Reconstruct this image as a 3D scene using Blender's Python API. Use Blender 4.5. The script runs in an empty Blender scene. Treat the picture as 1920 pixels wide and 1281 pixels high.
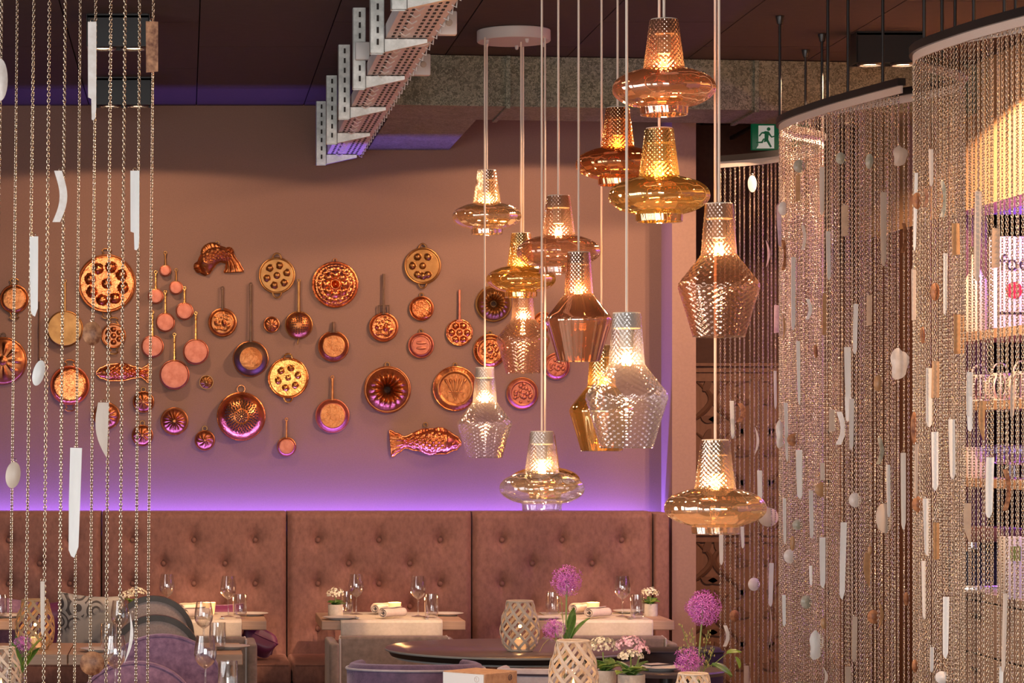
import bpy, bmesh, math, random
from mathutils import Vector, Matrix, Euler

R = random.Random(7)
PI = math.pi
rad = math.radians
sc = bpy.context.scene
C = sc.collection

# ------------------------------------------------------------------ camera
F, VX, VY, HC = 5200.0, 345.0, 822.0, 1.70      # focal length in px, vanishing point, eye height
K = 1.3                                          # depth unit


def Y(d):
    return K * d


def X(px, d):
    return (px - VX) * d * K / F


def Z(py, d):
    return HC - (py - VY) * d * K / F


def P(px, py, d):
    return Vector((X(px, d), Y(d), Z(py, d)))


cam = bpy.data.cameras.new('camera')
cam.sensor_width = 36.0
cam.lens = 36.0 * F / 1920.0
cam.shift_x = (960.0 - VX) / 1920.0
cam.shift_y = (VY - 640.5) / 1920.0
cam.clip_end = 200
co = bpy.data.objects.new('camera', cam)
co.location = (0, 0, HC)
co.rotation_euler = (PI / 2, 0, 0)
C.objects.link(co)
sc.camera = co

# ------------------------------------------------------------------ world, exposure
w = bpy.data.worlds.new('world')
sc.world = w
w.use_nodes = True
w.node_tree.nodes['Background'].inputs[0].default_value = (0.75, 0.85, 1.0, 1)
w.node_tree.nodes['Background'].inputs[1].default_value = 0.6
sc.view_settings.view_transform = 'Standard'
sc.view_settings.look = 'None'
sc.view_settings.gamma = 1.0
sc.view_settings.exposure = 0.08
sc.view_settings.use_curve_mapping = False
sc.cycles.transparent_max_bounces = 40
sc.cycles.max_bounces = 10
sc.cycles.caustics_reflective = False
sc.cycles.caustics_refractive = False
sc.cycles.sample_clamp_indirect = 4.0

WY = Y(12.14)          # wall with the copper pans
CEIL = 3.60


def area(name, loc, rot, sx, sy, power, col, spread=PI):
    l = bpy.data.lights.new(name, 'AREA')
    l.shape = 'RECTANGLE'
    l.size, l.size_y = sx, sy
    l.energy = power
    l.color = col
    l.spread = spread
    o = bpy.data.objects.new(name, l)
    o.location = loc
    o.rotation_euler = rot
    C.objects.link(o)
    return o


# daylight through the windows behind the camera and on the left
DAY = (1.0, 0.97, 0.95)
for i, x in enumerate((-2.6, -0.9, 0.8, 2.5)):
    area('window_daylight', (x, -2.95, 1.65), (-PI / 2, 0, PI), 1.35, 2.5, 165, DAY)
for i, y in enumerate((1.6, 4.1, 6.6, 9.1)):
    area('window_daylight', (-3.63, y, 1.65), (0, -PI / 2, 0), 2.5, 1.9, 52, DAY)
# purple light strip behind the bench back, shining up the wall
area('strip_light', ((-1.9 + 2.70) / 2, WY - 0.045, 1.155), (PI, 0, 0), 4.55, 0.014, 92, (0.19, 0.12, 1.0))

# ------------------------------------------------------------------ materials
MATS = {}


def nt_new(name):
    m = bpy.data.materials.new(name)
    m.use_nodes = True
    nt = m.node_tree
    nt.nodes.clear()
    out = nt.nodes.new('ShaderNodeOutputMaterial')
    return m, nt, out


def noise(nt, scale, detail=4, rough=0.55, stretch=None):
    tc = nt.nodes.new('ShaderNodeTexCoord')
    n = nt.nodes.new('ShaderNodeTexNoise')
    n.inputs['Scale'].default_value = scale
    n.inputs['Detail'].default_value = detail
    n.inputs['Roughness'].default_value = rough
    if stretch:
        mp = nt.nodes.new('ShaderNodeMapping')
        mp.inputs['Scale'].default_value = stretch
        nt.links.new(tc.outputs['Object'], mp.inputs['Vector'])
        nt.links.new(mp.outputs[0], n.inputs['Vector'])
    else:
        nt.links.new(tc.outputs['Object'], n.inputs['Vector'])
    return n


def ramp(nt, src, c1, c2, lo=0.35, hi=0.65):
    r = nt.nodes.new('ShaderNodeValToRGB')
    r.color_ramp.elements[0].position = lo
    r.color_ramp.elements[1].position = hi
    r.color_ramp.elements[0].color = (*c1, 1)
    r.color_ramp.elements[1].color = (*c2, 1)
    nt.links.new(src, r.inputs[0])
    return r


def mat(name, col, rough=0.6, metal=0.0, col2=None, scale=12, lo=0.35, hi=0.65, stretch=None,
        bump=0.0, bscale=80, bstretch=None, sheen=0.0, sheen_col=None, spec=0.5, emis=None, estr=0.0, sub=0.0,
        voronoi=False):
    m, nt, out = nt_new(name)
    b = nt.nodes.new('ShaderNodeBsdfPrincipled')
    nt.links.new(b.outputs[0], out.inputs[0])
    b.inputs['Base Color'].default_value = (*col, 1)
    b.inputs['Roughness'].default_value = rough
    b.inputs['Metallic'].default_value = metal
    b.inputs['Specular IOR Level'].default_value = spec
    if sheen:
        b.inputs['Sheen Weight'].default_value = sheen
        b.inputs['Sheen Roughness'].default_value = 0.4
        b.inputs['Sheen Tint'].default_value = (*(sheen_col or col), 1)
    if emis:
        b.inputs['Emission Color'].default_value = (*emis, 1)
        b.inputs['Emission Strength'].default_value = estr
    if sub:
        b.inputs['Subsurface Weight'].default_value = sub
        b.inputs['Subsurface Radius'].default_value = (0.01, 0.006, 0.004)
    if col2:
        if voronoi:
            tc = nt.nodes.new('ShaderNodeTexCoord')
            n0 = noise(nt, scale * 0.7, 3)
            mx = nt.nodes.new('ShaderNodeMixRGB')
            mx.inputs[0].default_value = 0.25
            nt.links.new(tc.outputs['Object'], mx.inputs[1])
            nt.links.new(n0.outputs['Color'], mx.inputs[2])
            v = nt.nodes.new('ShaderNodeTexVoronoi')
            v.inputs['Scale'].default_value = scale
            nt.links.new(mx.outputs[0], v.inputs['Vector'])
            bw = nt.nodes.new('ShaderNodeRGBToBW')
            nt.links.new(v.outputs['Color'], bw.inputs[0])
            r = ramp(nt, bw.outputs[0], col, col2, lo, hi)
        else:
            n = noise(nt, scale, 5, 0.6, stretch)
            r = ramp(nt, n.outputs['Fac'], col, col2, lo, hi)
        nt.links.new(r.outputs[0], b.inputs['Base Color'])
    if bump:
        n2 = noise(nt, bscale, 3, 0.6, bstretch)
        bp = nt.nodes.new('ShaderNodeBump')
        bp.inputs['Strength'].default_value = bump
        bp.inputs['Distance'].default_value = 0.01
        nt.links.new(n2.outputs['Fac'], bp.inputs['Height'])
        nt.links.new(bp.outputs[0], b.inputs['Normal'])
    MATS[name] = m
    return m


def glass(name, tint, gloss, base, edge, rough=0.03, power=2.0, milk=0.0):
    """thin blown glass: tinted see-through wall with a mirror coat of the given strength"""
    m, nt, out = nt_new(name)
    t = nt.nodes.new('ShaderNodeBsdfTransparent')
    t.inputs[0].default_value = (*tint, 1)
    g = nt.nodes.new('ShaderNodeBsdfGlossy')
    g.inputs[0].default_value = (*gloss, 1)
    g.inputs['Roughness'].default_value = rough
    lw = nt.nodes.new('ShaderNodeLayerWeight')
    lw.inputs[0].default_value = 0.5
    pw = nt.nodes.new('ShaderNodeMath')
    pw.operation = 'POWER'
    pw.inputs[1].default_value = power
    nt.links.new(lw.outputs['Facing'], pw.inputs[0])
    mr = nt.nodes.new('ShaderNodeMapRange')
    mr.inputs['To Min'].default_value = base
    mr.inputs['To Max'].default_value = min(1, base + edge)
    nt.links.new(pw.outputs[0], mr.inputs[0])
    mx = nt.nodes.new('ShaderNodeMixShader')
    nt.links.new(mr.outputs[0], mx.inputs[0])
    nt.links.new(t.outputs[0], mx.inputs[1])
    nt.links.new(g.outputs[0], mx.inputs[2])
    if milk:
        tl = nt.nodes.new('ShaderNodeBsdfTranslucent')
        tl.inputs[0].default_value = (*tint, 1)
        df_ = nt.nodes.new('ShaderNodeBsdfDiffuse')
        df_.inputs[0].default_value = (*gloss, 1)
        m1 = nt.nodes.new('ShaderNodeMixShader')
        m1.inputs[0].default_value = 0.4
        nt.links.new(tl.outputs[0], m1.inputs[1])
        nt.links.new(df_.outputs[0], m1.inputs[2])
        m2 = nt.nodes.new('ShaderNodeMixShader')
        m2.inputs[0].default_value = milk
        nt.links.new(mx.outputs[0], m2.inputs[1])
        nt.links.new(m1.outputs[0], m2.inputs[2])
        mx = m2
    nt.links.new(mx.outputs[0], out.inputs[0])
    MATS[name] = m
    return m


def emit(name, col, strength):
    m, nt, out = nt_new(name)
    e = nt.nodes.new('ShaderNodeEmission')
    e.inputs[0].default_value = (*col, 1)
    e.inputs[1].default_value = strength
    nt.links.new(e.outputs[0], out.inputs[0])
    MATS[name] = m
    return m


wall_m = mat('wall_paint', (0.225, 0.130, 0.097), 0.85, col2=(0.25, 0.145, 0.11), scale=160, bump=0.12, bscale=500, stretch=(1, 1, 1))
pil_m = mat('pilaster_paint', (0.30, 0.185, 0.145), 0.8, col2=(0.33, 0.205, 0.16), scale=60)
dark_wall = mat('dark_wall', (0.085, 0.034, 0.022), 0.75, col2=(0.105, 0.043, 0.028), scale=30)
wood_dark = mat('reddish_wood', (0.085, 0.03, 0.013), 0.55, col2=(0.13, 0.05, 0.022), scale=6, stretch=(1, 1, 0.12))
carve_m = mat('carved_wood', (0.21, 0.09, 0.05), 0.6, col2=(0.26, 0.115, 0.065), scale=10, stretch=(4, 4, 0.6))
carve_d = mat('carved_relief', (0.16, 0.068, 0.038), 0.7)
ceil_m = mat('ceiling_fibre', (0.030, 0.015, 0.012), 0.9, col2=(0.056, 0.030, 0.025), scale=22, lo=0.3, hi=0.7, stretch=(0.8, 9, 1), bump=0.25, bscale=90, bstretch=(0.6, 6, 1))
joint_m = mat('ceiling_gap', (0.012, 0.008, 0.008), 0.95)
floor_m = mat('floor_wood', (0.17, 0.11, 0.075), 0.45, col2=(0.23, 0.15, 0.10), scale=3, stretch=(8, 0.6, 1))
galv_m = mat('galvanised_sheet', (0.085, 0.09, 0.062), 0.55, 0.4, col2=(0.26, 0.265, 0.20), scale=44, lo=0.25, hi=0.8, voronoi=True)
galv_under = galv_m
zinc_m = mat('zinc_plated_steel', (0.42, 0.43, 0.40), 0.42, 0.6, col2=(0.66, 0.67, 0.63), scale=30, lo=0.3, hi=0.7)
slot_m = mat('slot_dark', (0.03, 0.025, 0.022), 0.9)
tray_m = mat('perforated_steel', (0.62, 0.55, 0.54), 0.5, 0.25, col2=(0.70, 0.62, 0.60), scale=10)
white_pl = mat('white_plastic', (0.72, 0.70, 0.67), 0.4)
black_m = mat('black_metal', (0.012, 0.011, 0.011), 0.35, spec=0.4)
black_gloss = mat('black_rail', (0.02, 0.018, 0.018), 0.3)
tape_m = mat('curtain_tape', (0.72, 0.62, 0.55), 0.7, bump=0.3, bscale=300)
chain_m = mat('chain_steel', (0.64, 0.53, 0.40), 0.24, 1.0)
spot_glow = emit('spot_glow', (1.0, 0.62, 0.34), 16.0)
velvet_b = mat('brown_velvet', (0.185, 0.083, 0.065), 0.7, col2=(0.28, 0.134, 0.107), scale=48, lo=0.3, hi=0.7, bump=0.25, bscale=420, sheen=0.35, sheen_col=(0.8, 0.5, 0.45), stretch=(1, 1, 0.6))
button_m = mat('button_velvet', (0.20, 0.09, 0.07), 0.7, sheen=0.4, sheen_col=(0.7, 0.6, 0.6))
velvet_p = mat('purple_velvet', (0.13, 0.068, 0.14), 0.75, col2=(0.28, 0.16, 0.26), scale=40, lo=0.3, hi=0.7, bump=0.3, bscale=300, sheen=0.6, sheen_col=(0.75, 0.62, 0.85))
velvet_g = mat('grey_velvet', (0.17, 0.13, 0.11), 0.75, col2=(0.27, 0.215, 0.185), scale=30, lo=0.3, hi=0.7, bump=0.2, bscale=300, sheen=0.4, sheen_col=(0.8, 0.75, 0.7))
fabric_g = mat('grey_weave', (0.36, 0.30, 0.28), 0.85, col2=(0.48, 0.41, 0.385), scale=120, lo=0.3, hi=0.7, bump=0.3, bscale=600)
frame_d = mat('dark_olive_wood', (0.045, 0.036, 0.026), 0.45, col2=(0.065, 0.052, 0.038), scale=14)
piping_m = mat('grey_piping', (0.52, 0.50, 0.48), 0.7)
piping_d = mat('dark_piping', (0.035, 0.025, 0.045), 0.7)
leg_m = mat('chair_leg_wood', (0.05, 0.03, 0.02), 0.5)
wood_t = mat('table_oak', (0.34, 0.225, 0.155), 0.5, col2=(0.42, 0.285, 0.205), scale=5, stretch=(0.6, 9, 9), bump=0.1, bscale=40, bstretch=(0.5, 8, 8))
wood_e = mat('table_edge', (0.27, 0.205, 0.165), 0.55, col2=(0.33, 0.25, 0.20), scale=6, stretch=(0.5, 9, 9))
round_m = mat('round_table_top', (0.085, 0.062, 0.066), 0.28, col2=(0.105, 0.078, 0.082), scale=10, spec=0.6)
round_e = mat('round_table_edge', (0.30, 0.31, 0.30), 0.4)
linen = mat('linen_runner', (0.52, 0.47, 0.40), 0.9, col2=(0.58, 0.53, 0.46), scale=60, bump=0.25, bscale=400)
napkin_m = mat('linen_napkin', (0.55, 0.47, 0.41), 0.9, col2=(0.62, 0.54, 0.48), scale=30, bump=0.25, bscale=300)
china = mat('white_china', (0.78, 0.76, 0.73), 0.2, spec=0.6)
steel = mat('cutlery_steel', (0.75, 0.73, 0.70), 0.2, 1.0)
pot_m = mat('concrete_pot', (0.42, 0.40, 0.36), 0.8, col2=(0.55, 0.52, 0.47), scale=25, bump=0.2, bscale=120)
soil_m = mat('soil', (0.03, 0.02, 0.015), 0.95)
leaf_m = mat('leaf_green', (0.045, 0.12, 0.022), 0.45, col2=(0.10, 0.21, 0.035), scale=18)
leaf_l = mat('leaf_light', (0.15, 0.26, 0.035), 0.45, col2=(0.24, 0.34, 0.06), scale=15)
leaf_dk = mat('leaf_dark', (0.018, 0.05, 0.022), 0.4, col2=(0.03, 0.085, 0.03), scale=15)
stem_m = mat('flower_stem', (0.19, 0.26, 0.07), 0.5)
allium_m = mat('allium_purple', (0.36, 0.05, 0.36), 0.6, col2=(0.68, 0.24, 0.66), scale=120, lo=0.4, hi=0.6)
allium_dk = mat('allium_core', (0.19, 0.11, 0.14), 0.7)
bloom_w = mat('white_bloom', (0.80, 0.76, 0.66), 0.6, col2=(0.72, 0.70, 0.50), scale=60)
bloom_p = mat('pink_bloom', (0.74, 0.36, 0.50), 0.6, col2=(0.85, 0.66, 0.70), scale=90)
grass_m = mat('grass_seed', (0.36, 0.31, 0.10), 0.6)
slat_m = mat('whitewashed_cane', (0.60, 0.54, 0.46), 0.7, col2=(0.46, 0.36, 0.27), scale=16, lo=0.3, hi=0.75, bump=0.3, bscale=120)
slat_w = mat('natural_cane', (0.56, 0.38, 0.21), 0.65, col2=(0.42, 0.26, 0.13), scale=16, lo=0.3, hi=0.75, bump=0.3, bscale=120)
clear = glass('clear_glass', (0.95, 0.95, 0.95), (1, 1, 1), 0.10, 0.88, 0.01, 2.2)
candle_gl = mat('glowing_candle_cup', (0.85, 0.62, 0.36), 0.4, emis=(1.0, 0.42, 0.12), estr=0.9, col2=(0.95, 0.78, 0.5), scale=60)
flame_m = emit('candle_flame', (1.0, 0.5, 0.16), 8.0)
wax_m = mat('candle_wax', (0.85, 0.62, 0.40), 0.5, emis=(1.0, 0.45, 0.15), estr=0.6)
bulb_m = emit('bulb_filament', (1.0, 0.58, 0.22), 18.0)
bulb_gl = glass('bulb_glass', (1.0, 0.93, 0.80), (1, 1, 1), 0.03, 0.4, 0.02, 3)
cord_m = mat('cream_cord', (0.80, 0.66, 0.54), 0.6)
holder_m = mat('ivory_holder', (0.60, 0.52, 0.42), 0.5)
canopy_m = mat('canopy_white', (0.62, 0.57, 0.54), 0.45)
green_s = mat('sign_green', (0.004, 0.085, 0.035), 0.4, emis=(0.0, 0.13, 0.05), estr=0.25)
white_s = mat('sign_white', (0.75, 0.78, 0.72), 0.4, emis=(0.8, 0.85, 0.75), estr=0.25)
# shells
sh_white = mat('shell_white', (0.90, 0.90, 0.87), 0.35, col2=(0.80, 0.80, 0.77), scale=22, stretch=(1, 1, 0.2), sub=0.1)
sh_pearl = mat('shell_pearl', (0.76, 0.69, 0.62), 0.32, col2=(0.90, 0.86, 0.82), scale=26)
sh_beige = mat('shell_beige', (0.56, 0.44, 0.35), 0.4, col2=(0.68, 0.57, 0.47), scale=14, stretch=(1, 1, 0.25))
sh_brown = mat('shell_brown', (0.15, 0.045, 0.018), 0.42, col2=(0.56, 0.27, 0.13), scale=34, lo=0.35, hi=0.65, spec=0.3)
sh_gold = mat('shell_tan', (0.42, 0.23, 0.105), 0.35, col2=(0.56, 0.34, 0.17), scale=18)
sh_green = mat('shell_green_grey', (0.30, 0.30, 0.22), 0.3, col2=(0.56, 0.54, 0.45), scale=36)
sh_lilac = mat('shell_lilac', (0.45, 0.27, 0.38), 0.35, col2=(0.62, 0.46, 0.52), scale=20)
# copper ware
cop_b = mat('bright_copper', (0.46, 0.13, 0.042), 0.27, 1.0, col2=(0.72, 0.26, 0.09), scale=22, bump=0.45, bscale=34)
cop_p = mat('pink_copper', (0.40, 0.125, 0.075), 0.45, 1.0, col2=(0.52, 0.185, 0.115), scale=26, bump=0.12, bscale=60)
cop_d = mat('dark_copper', (0.26, 0.085, 0.035), 0.38, 1.0, col2=(0.46, 0.18, 0.07), scale=14, bump=0.05, bscale=70)
cop_o = mat('aged_copper', (0.34, 0.12, 0.042), 0.36, 1.0, col2=(0.46, 0.175, 0.06), scale=26, bump=0.35, bscale=38)
brass_o = mat('aged_brass', (0.25, 0.12, 0.04), 0.40, 1.0, col2=(0.38, 0.19, 0.065), scale=16, bump=0.05, bscale=70)
brass_b = mat('bright_brass', (0.46, 0.19, 0.045), 0.26, 1.0, col2=(0.72, 0.36, 0.10), scale=22, bump=0.4, bscale=36)
iron_d = mat('dark_iron', (0.10, 0.06, 0.04), 0.5, 0.8, col2=(0.16, 0.09, 0.055), scale=20)
hole_m = mat('dark_hole', (0.03, 0.012, 0.008), 0.8)

# ------------------------------------------------------------------ mesh builder


class MB:
    def __init__(s):
        s.v, s.f = [], []

    def add(s, vs, fs, mx=None):
        o = len(s.v)
        if mx is not None:
            vs = [mx @ Vector(v) for v in vs]
        s.v += [tuple(v) for v in vs]
        s.f += [tuple(i + o for i in f) for f in fs]
        return s

    def box(s, c, size, rot=None, bev=0.0, seg=2):
        bm = bmesh.new()
        bmesh.ops.create_cube(bm, size=1.0)
        bmesh.ops.scale(bm, vec=size, verts=bm.verts)
        if bev:
            bmesh.ops.bevel(bm, geom=list(bm.edges), offset=bev, segments=seg, profile=0.5, affect='EDGES')
        mx = Matrix.Translation(c)
        if rot:
            mx = mx @ Euler(rot).to_matrix().to_4x4()
        bm.verts.index_update()
        s.add([v.co.copy() for v in bm.verts], [[v.index for v in f.verts] for f in bm.faces], mx)
        bm.free()
        return s

    def lathe(s, prof, n=24, c=(0, 0, 0), mx=None, fn=None):
        """prof: (r, z) list, top or bottom first; r=0 ends are closed to a point"""
        vs, rows, fs = [], [], []
        for r, z in prof:
            if r < 1e-6:
                rows.append([len(vs)])
                vs.append(Vector((c[0], c[1], c[2] + z)))
            else:
                row = []
                for k in range(n):
                    t = 2 * PI * k / n
                    rr = fn(r, z, t) if fn else r
                    row.append(len(vs))
                    vs.append(Vector((c[0] + rr * math.cos(t), c[1] + rr * math.sin(t), c[2] + z)))
                rows.append(row)
        for a, b in zip(rows, rows[1:]):
            if len(a) == 1 and len(b) == 1:
                continue
            for k in range(n):
                k2 = (k + 1) % n
                if len(a) == 1:
                    fs.append((a[0], b[k2], b[k]))
                elif len(b) == 1:
                    fs.append((a[k], a[k2], b[0]))
                else:
                    fs.append((a[k], a[k2], b[k2], b[k]))
        return s.add(vs, fs, mx)

    def tube(s, pts, r, n=8, closed=False, cap=True, flat=None):
        pts = [Vector(p) for p in pts]
        m = len(pts)
        vs, fs = [], []
        up0 = None
        for i, p in enumerate(pts):
            if closed:
                t = pts[(i + 1) % m] - pts[i - 1]
            else:
                t = pts[min(i + 1, m - 1)] - pts[max(i - 1, 0)]
            t.normalize()
            if up0 is None:
                up0 = Vector((0, 0, 1)) if abs(t.z) < 0.9 else Vector((0, 1, 0))
            a = t.cross(up0)
            if a.length < 1e-5:
                a = t.orthogonal()
            a.normalize()
            b = a.cross(t).normalized()
            up0 = b
            rr = r[i] if isinstance(r, (list, tuple)) else r
            ra, rb = (rr, rr) if flat is None else (rr * flat[0], rr * flat[1])
            for k in range(n):
                q = 2 * PI * k / n
                vs.append(p + a * ra * math.cos(q) + b * rb * math.sin(q))
        for i in range(m if closed else m - 1):
            j = (i + 1) % m
            for k in range(n):
                k2 = (k + 1) % n
                fs.append((i * n + k, i * n + k2, j * n + k2, j * n + k))
        if cap and not closed:
            fs.append(tuple(range(n - 1, -1, -1)))
            fs.append(tuple((m - 1) * n + k for k in range(n)))
        return s.add(vs, fs)

    def prism(s, outline, y0, y1, c=(0, 0, 0)):
        """outline in x,z; extruded along y"""
        n = len(outline)
        vs = [(c[0] + x, c[1] + y0, c[2] + z) for x, z in outline] + [(c[0] + x, c[1] + y1, c[2] + z) for x, z in outline]
        fs = [tuple(range(n)), tuple(range(2 * n - 1, n - 1, -1))]
        for k in range(n):
            k2 = (k + 1) % n
            fs.append((k, k + n, k2 + n, k2))
        return s.add(vs, fs)

    def grid(s, nu, nv, fn, closed_u=False):
        vs = [Vector(fn(i / (nu if closed_u else nu - 1), j / (nv - 1))) for j in range(nv) for i in range(nu)]
        fs = []
        for j in range(nv - 1):
            for i in range(nu if closed_u else nu - 1):
                i2 = (i + 1) % nu
                fs.append((j * nu + i, j * nu + i2, (j + 1) * nu + i2, (j + 1) * nu + i))
        return s.add(vs, fs)

    def ball(s, c, r, n=12, m=8, sc_=(1, 1, 1)):
        prof = [(math.sin(PI * k / m) * 1.0 if 0 < k < m else 0, math.cos(PI * k / m)) for k in range(m + 1)]
        mx = Matrix.Translation(c) @ Matrix.Diagonal((r * sc_[0], r * sc_[1], r * sc_[2], 1))
        return s.lathe(prof, n, mx=mx)

    def relief(s, Rr, hf, nr=20, nt=48, back=0.0):
        """round dish facing the viewer: height hf(r, t) towards -y"""
        vs = [Vector((0, -hf(0.0, 0.0), 0))]
        fs = []
        for i in range(1, nr + 1):
            r = Rr * i / nr
            for k in range(nt):
                t = 2 * PI * k / nt
                vs.append(Vector((r * math.cos(t), -hf(r, t), r * math.sin(t))))
        for k in range(nt):
            vs.append(Vector((Rr * math.cos(2 * PI * k / nt), back, Rr * math.sin(2 * PI * k / nt))))
        for k in range(nt):
            k2 = (k + 1) % nt
            fs.append((0, 1 + k, 1 + k2))
            for i in range(nr):
                a, b = 1 + i * nt, 1 + (i + 1) * nt
                fs.append((a + k, b + k, b + k2, a + k2))
        return s.add(vs, fs)

    def torus(s, c, Rr, r, n=32, m=8, axis='y'):
        pts = []
        for k in range(n):
            t = 2 * PI * k / n
            if axis == 'y':
                pts.append((c[0] + Rr * math.cos(t), c[1], c[2] + Rr * math.sin(t)))
            else:
                pts.append((c[0] + Rr * math.cos(t), c[1] + Rr * math.sin(t), c[2]))
        return s.tube(pts, r, m, closed=True)

    def mesh(s, name, smooth=True, angle=40):
        me = bpy.data.meshes.new(name)
        me.from_pydata(s.v, [], s.f)
        me.validate()
        if smooth:
            me.polygons.foreach_set('use_smooth', [True] * len(me.polygons))
            me.set_sharp_from_angle(angle=rad(angle))
        me.update()
        return me


def link(name, me, m, parent=None, loc=None, rot=None):
    o = bpy.data.objects.new(name, me)
    C.objects.link(o)
    if m is not None:
        if len(me.materials) == 0:
            me.materials.append(m)
        elif me.materials[0] != m:
            o.material_slots[0].link = 'OBJECT'
            o.material_slots[0].material = m
    if parent:
        o.parent = parent
    if loc is not None:
        o.location = loc
    if rot is not None:
        o.rotation_euler = rot
    return o


def obj(name, mb, m, parent=None, loc=None, rot=None, smooth=True, angle=40):
    return link(name, mb.mesh(name, smooth, angle), m, parent, loc, rot)


def tag(o, label, cat, group=None):
    o['label'] = label
    o['category'] = cat
    if group:
        o['group'] = group
    return o


def thing(name, label, cat, loc=(0, 0, 0), rot=(0, 0, 0), group=None):
    o = bpy.data.objects.new(name, None)
    o.empty_display_size = 0.05
    C.objects.link(o)
    o.location = loc
    o.rotation_euler = rot
    return tag(o, label, cat, group)


def struct(o):
    o['kind'] = 'structure'
    return o


def dup(root, loc, rot=None, label=None, group=None):
    r = root.copy()
    C.objects.link(r)
    r.location = loc
    if rot is not None:
        r.rotation_euler = rot
    if label:
        r['label'] = label
    if group:
        r['group'] = group
    for ch in list(root.children):
        c = ch.copy()
        C.objects.link(c)
        c.parent = r
        for g in list(ch.children):
            d = g.copy()
            C.objects.link(d)
            d.parent = c
    return r


def arc(cx, cz, r, a0, a1, n, y=0.0, sx=1.0, sz=1.0):
    return [(cx + r * sx * math.cos(rad(a0 + (a1 - a0) * i / n)), y, cz + r * sz * math.sin(rad(a0 + (a1 - a0) * i / n))) for i in range(n + 1)]


def catmull(pts, n):
    out = []
    p = [Vector(q) for q in pts]
    for i in range(len(p) - 1):
        a, b, c, d = p[max(i - 1, 0)], p[i], p[i + 1], p[min(i + 2, len(p) - 1)]
        for k in range(n):
            t = k / n
            out.append(0.5 * ((2 * b) + (c - a) * t + (2 * a - 5 * b + 4 * c - d) * t * t + (3 * b - a - 3 * c + d) * t ** 3))
    out.append(p[-1])
    return out


# ================================================================== THE ROOM
RX0, RX1, RY0 = -3.7, 4.75, -3.0
BACKY = Y(12.9)        # dark recess wall beside the pilaster
struct(obj('floor', MB().box(((RX0 + RX1) / 2, (RY0 + BACKY) / 2, -0.05), (RX1 - RX0 + 0.4, BACKY - RY0 + 0.6, 0.1)), floor_m, smooth=False))
ceiling = struct(obj('ceiling', MB().box(((RX0 + RX1) / 2, (RY0 + BACKY) / 2, CEIL + 0.06), (RX1 - RX0 + 0.4, BACKY - RY0 + 0.6, 0.1)), joint_m, smooth=False))
# ceiling boards: 0.61 m courses running towards the pan wall, joints staggered
pw, pl = 0.61, 1.585
board = MB().box((0, 0, 0), (pw - 0.006, pl - 0.006, 0.014)).mesh('panel', False)
board_s = MB().box((0, 0, 0), (pw - 0.006, pl / 2 - 0.006, 0.014)).mesh('panel', False)
for i in range(-8, 7):
    cx = 0.07 + pw * (i + 0.5)
    if cx < RX0 + 0.2 or cx > RX1 - 0.2:
        continue
    y1 = WY if cx < 2.9 else BACKY
    y = y1
    if i % 2 == 0:
        link('panel', board_s, ceil_m, ceiling, (cx, y - pl / 4, CEIL))
        y -= pl / 2
    while y > 4.0:
        link('panel', board, ceil_m, ceiling, (cx, y - pl / 2, CEIL))
        y -= pl
struct(obj('wall_front', MB().box(((RX0 + 2.72) / 2, WY + 0.1, CEIL / 2), (2.72 - RX0, 0.2, CEIL)), wall_m, smooth=False))
PX0, PX1, PYF = 2.716, X(1305, 11.87), Y(11.87)
struct(obj('trim_1', MB().box(((PX0 + PX1) / 2, (PYF + BACKY) / 2, CEIL / 2), (PX1 - PX0, BACKY - PYF, CEIL)), pil_m, smooth=False))
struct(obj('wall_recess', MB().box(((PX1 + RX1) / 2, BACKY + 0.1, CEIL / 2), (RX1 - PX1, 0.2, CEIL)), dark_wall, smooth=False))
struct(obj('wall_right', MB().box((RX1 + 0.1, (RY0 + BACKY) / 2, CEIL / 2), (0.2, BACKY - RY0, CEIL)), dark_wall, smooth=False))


def window_wall(name, axis, pos, a0, a1, holes, z0, z1, m):
    """wall with real openings; axis 'x' runs along x at y=pos, 'y' runs along y at x=pos"""
    mb = MB()

    def seg(u0, u1, q0, q1):
        if u1 - u0 < 1e-3:
            return
        if axis == 'x':
            mb.box(((u0 + u1) / 2, pos, (q0 + q1) / 2), (u1 - u0, 0.2, q1 - q0))
        else:
            mb.box((pos, (u0 + u1) / 2, (q0 + q1) / 2), (0.2, u1 - u0, q1 - q0))
    seg(a0, a1, 0, z0)
    seg(a0, a1, z1, CEIL)
    u = a0
    for h0, h1 in holes:
        seg(u, h0, z0, z1)
        u = h1
    seg(u, a1, z0, z1)
    return struct(obj(name, mb, m, smooth=False))


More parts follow.
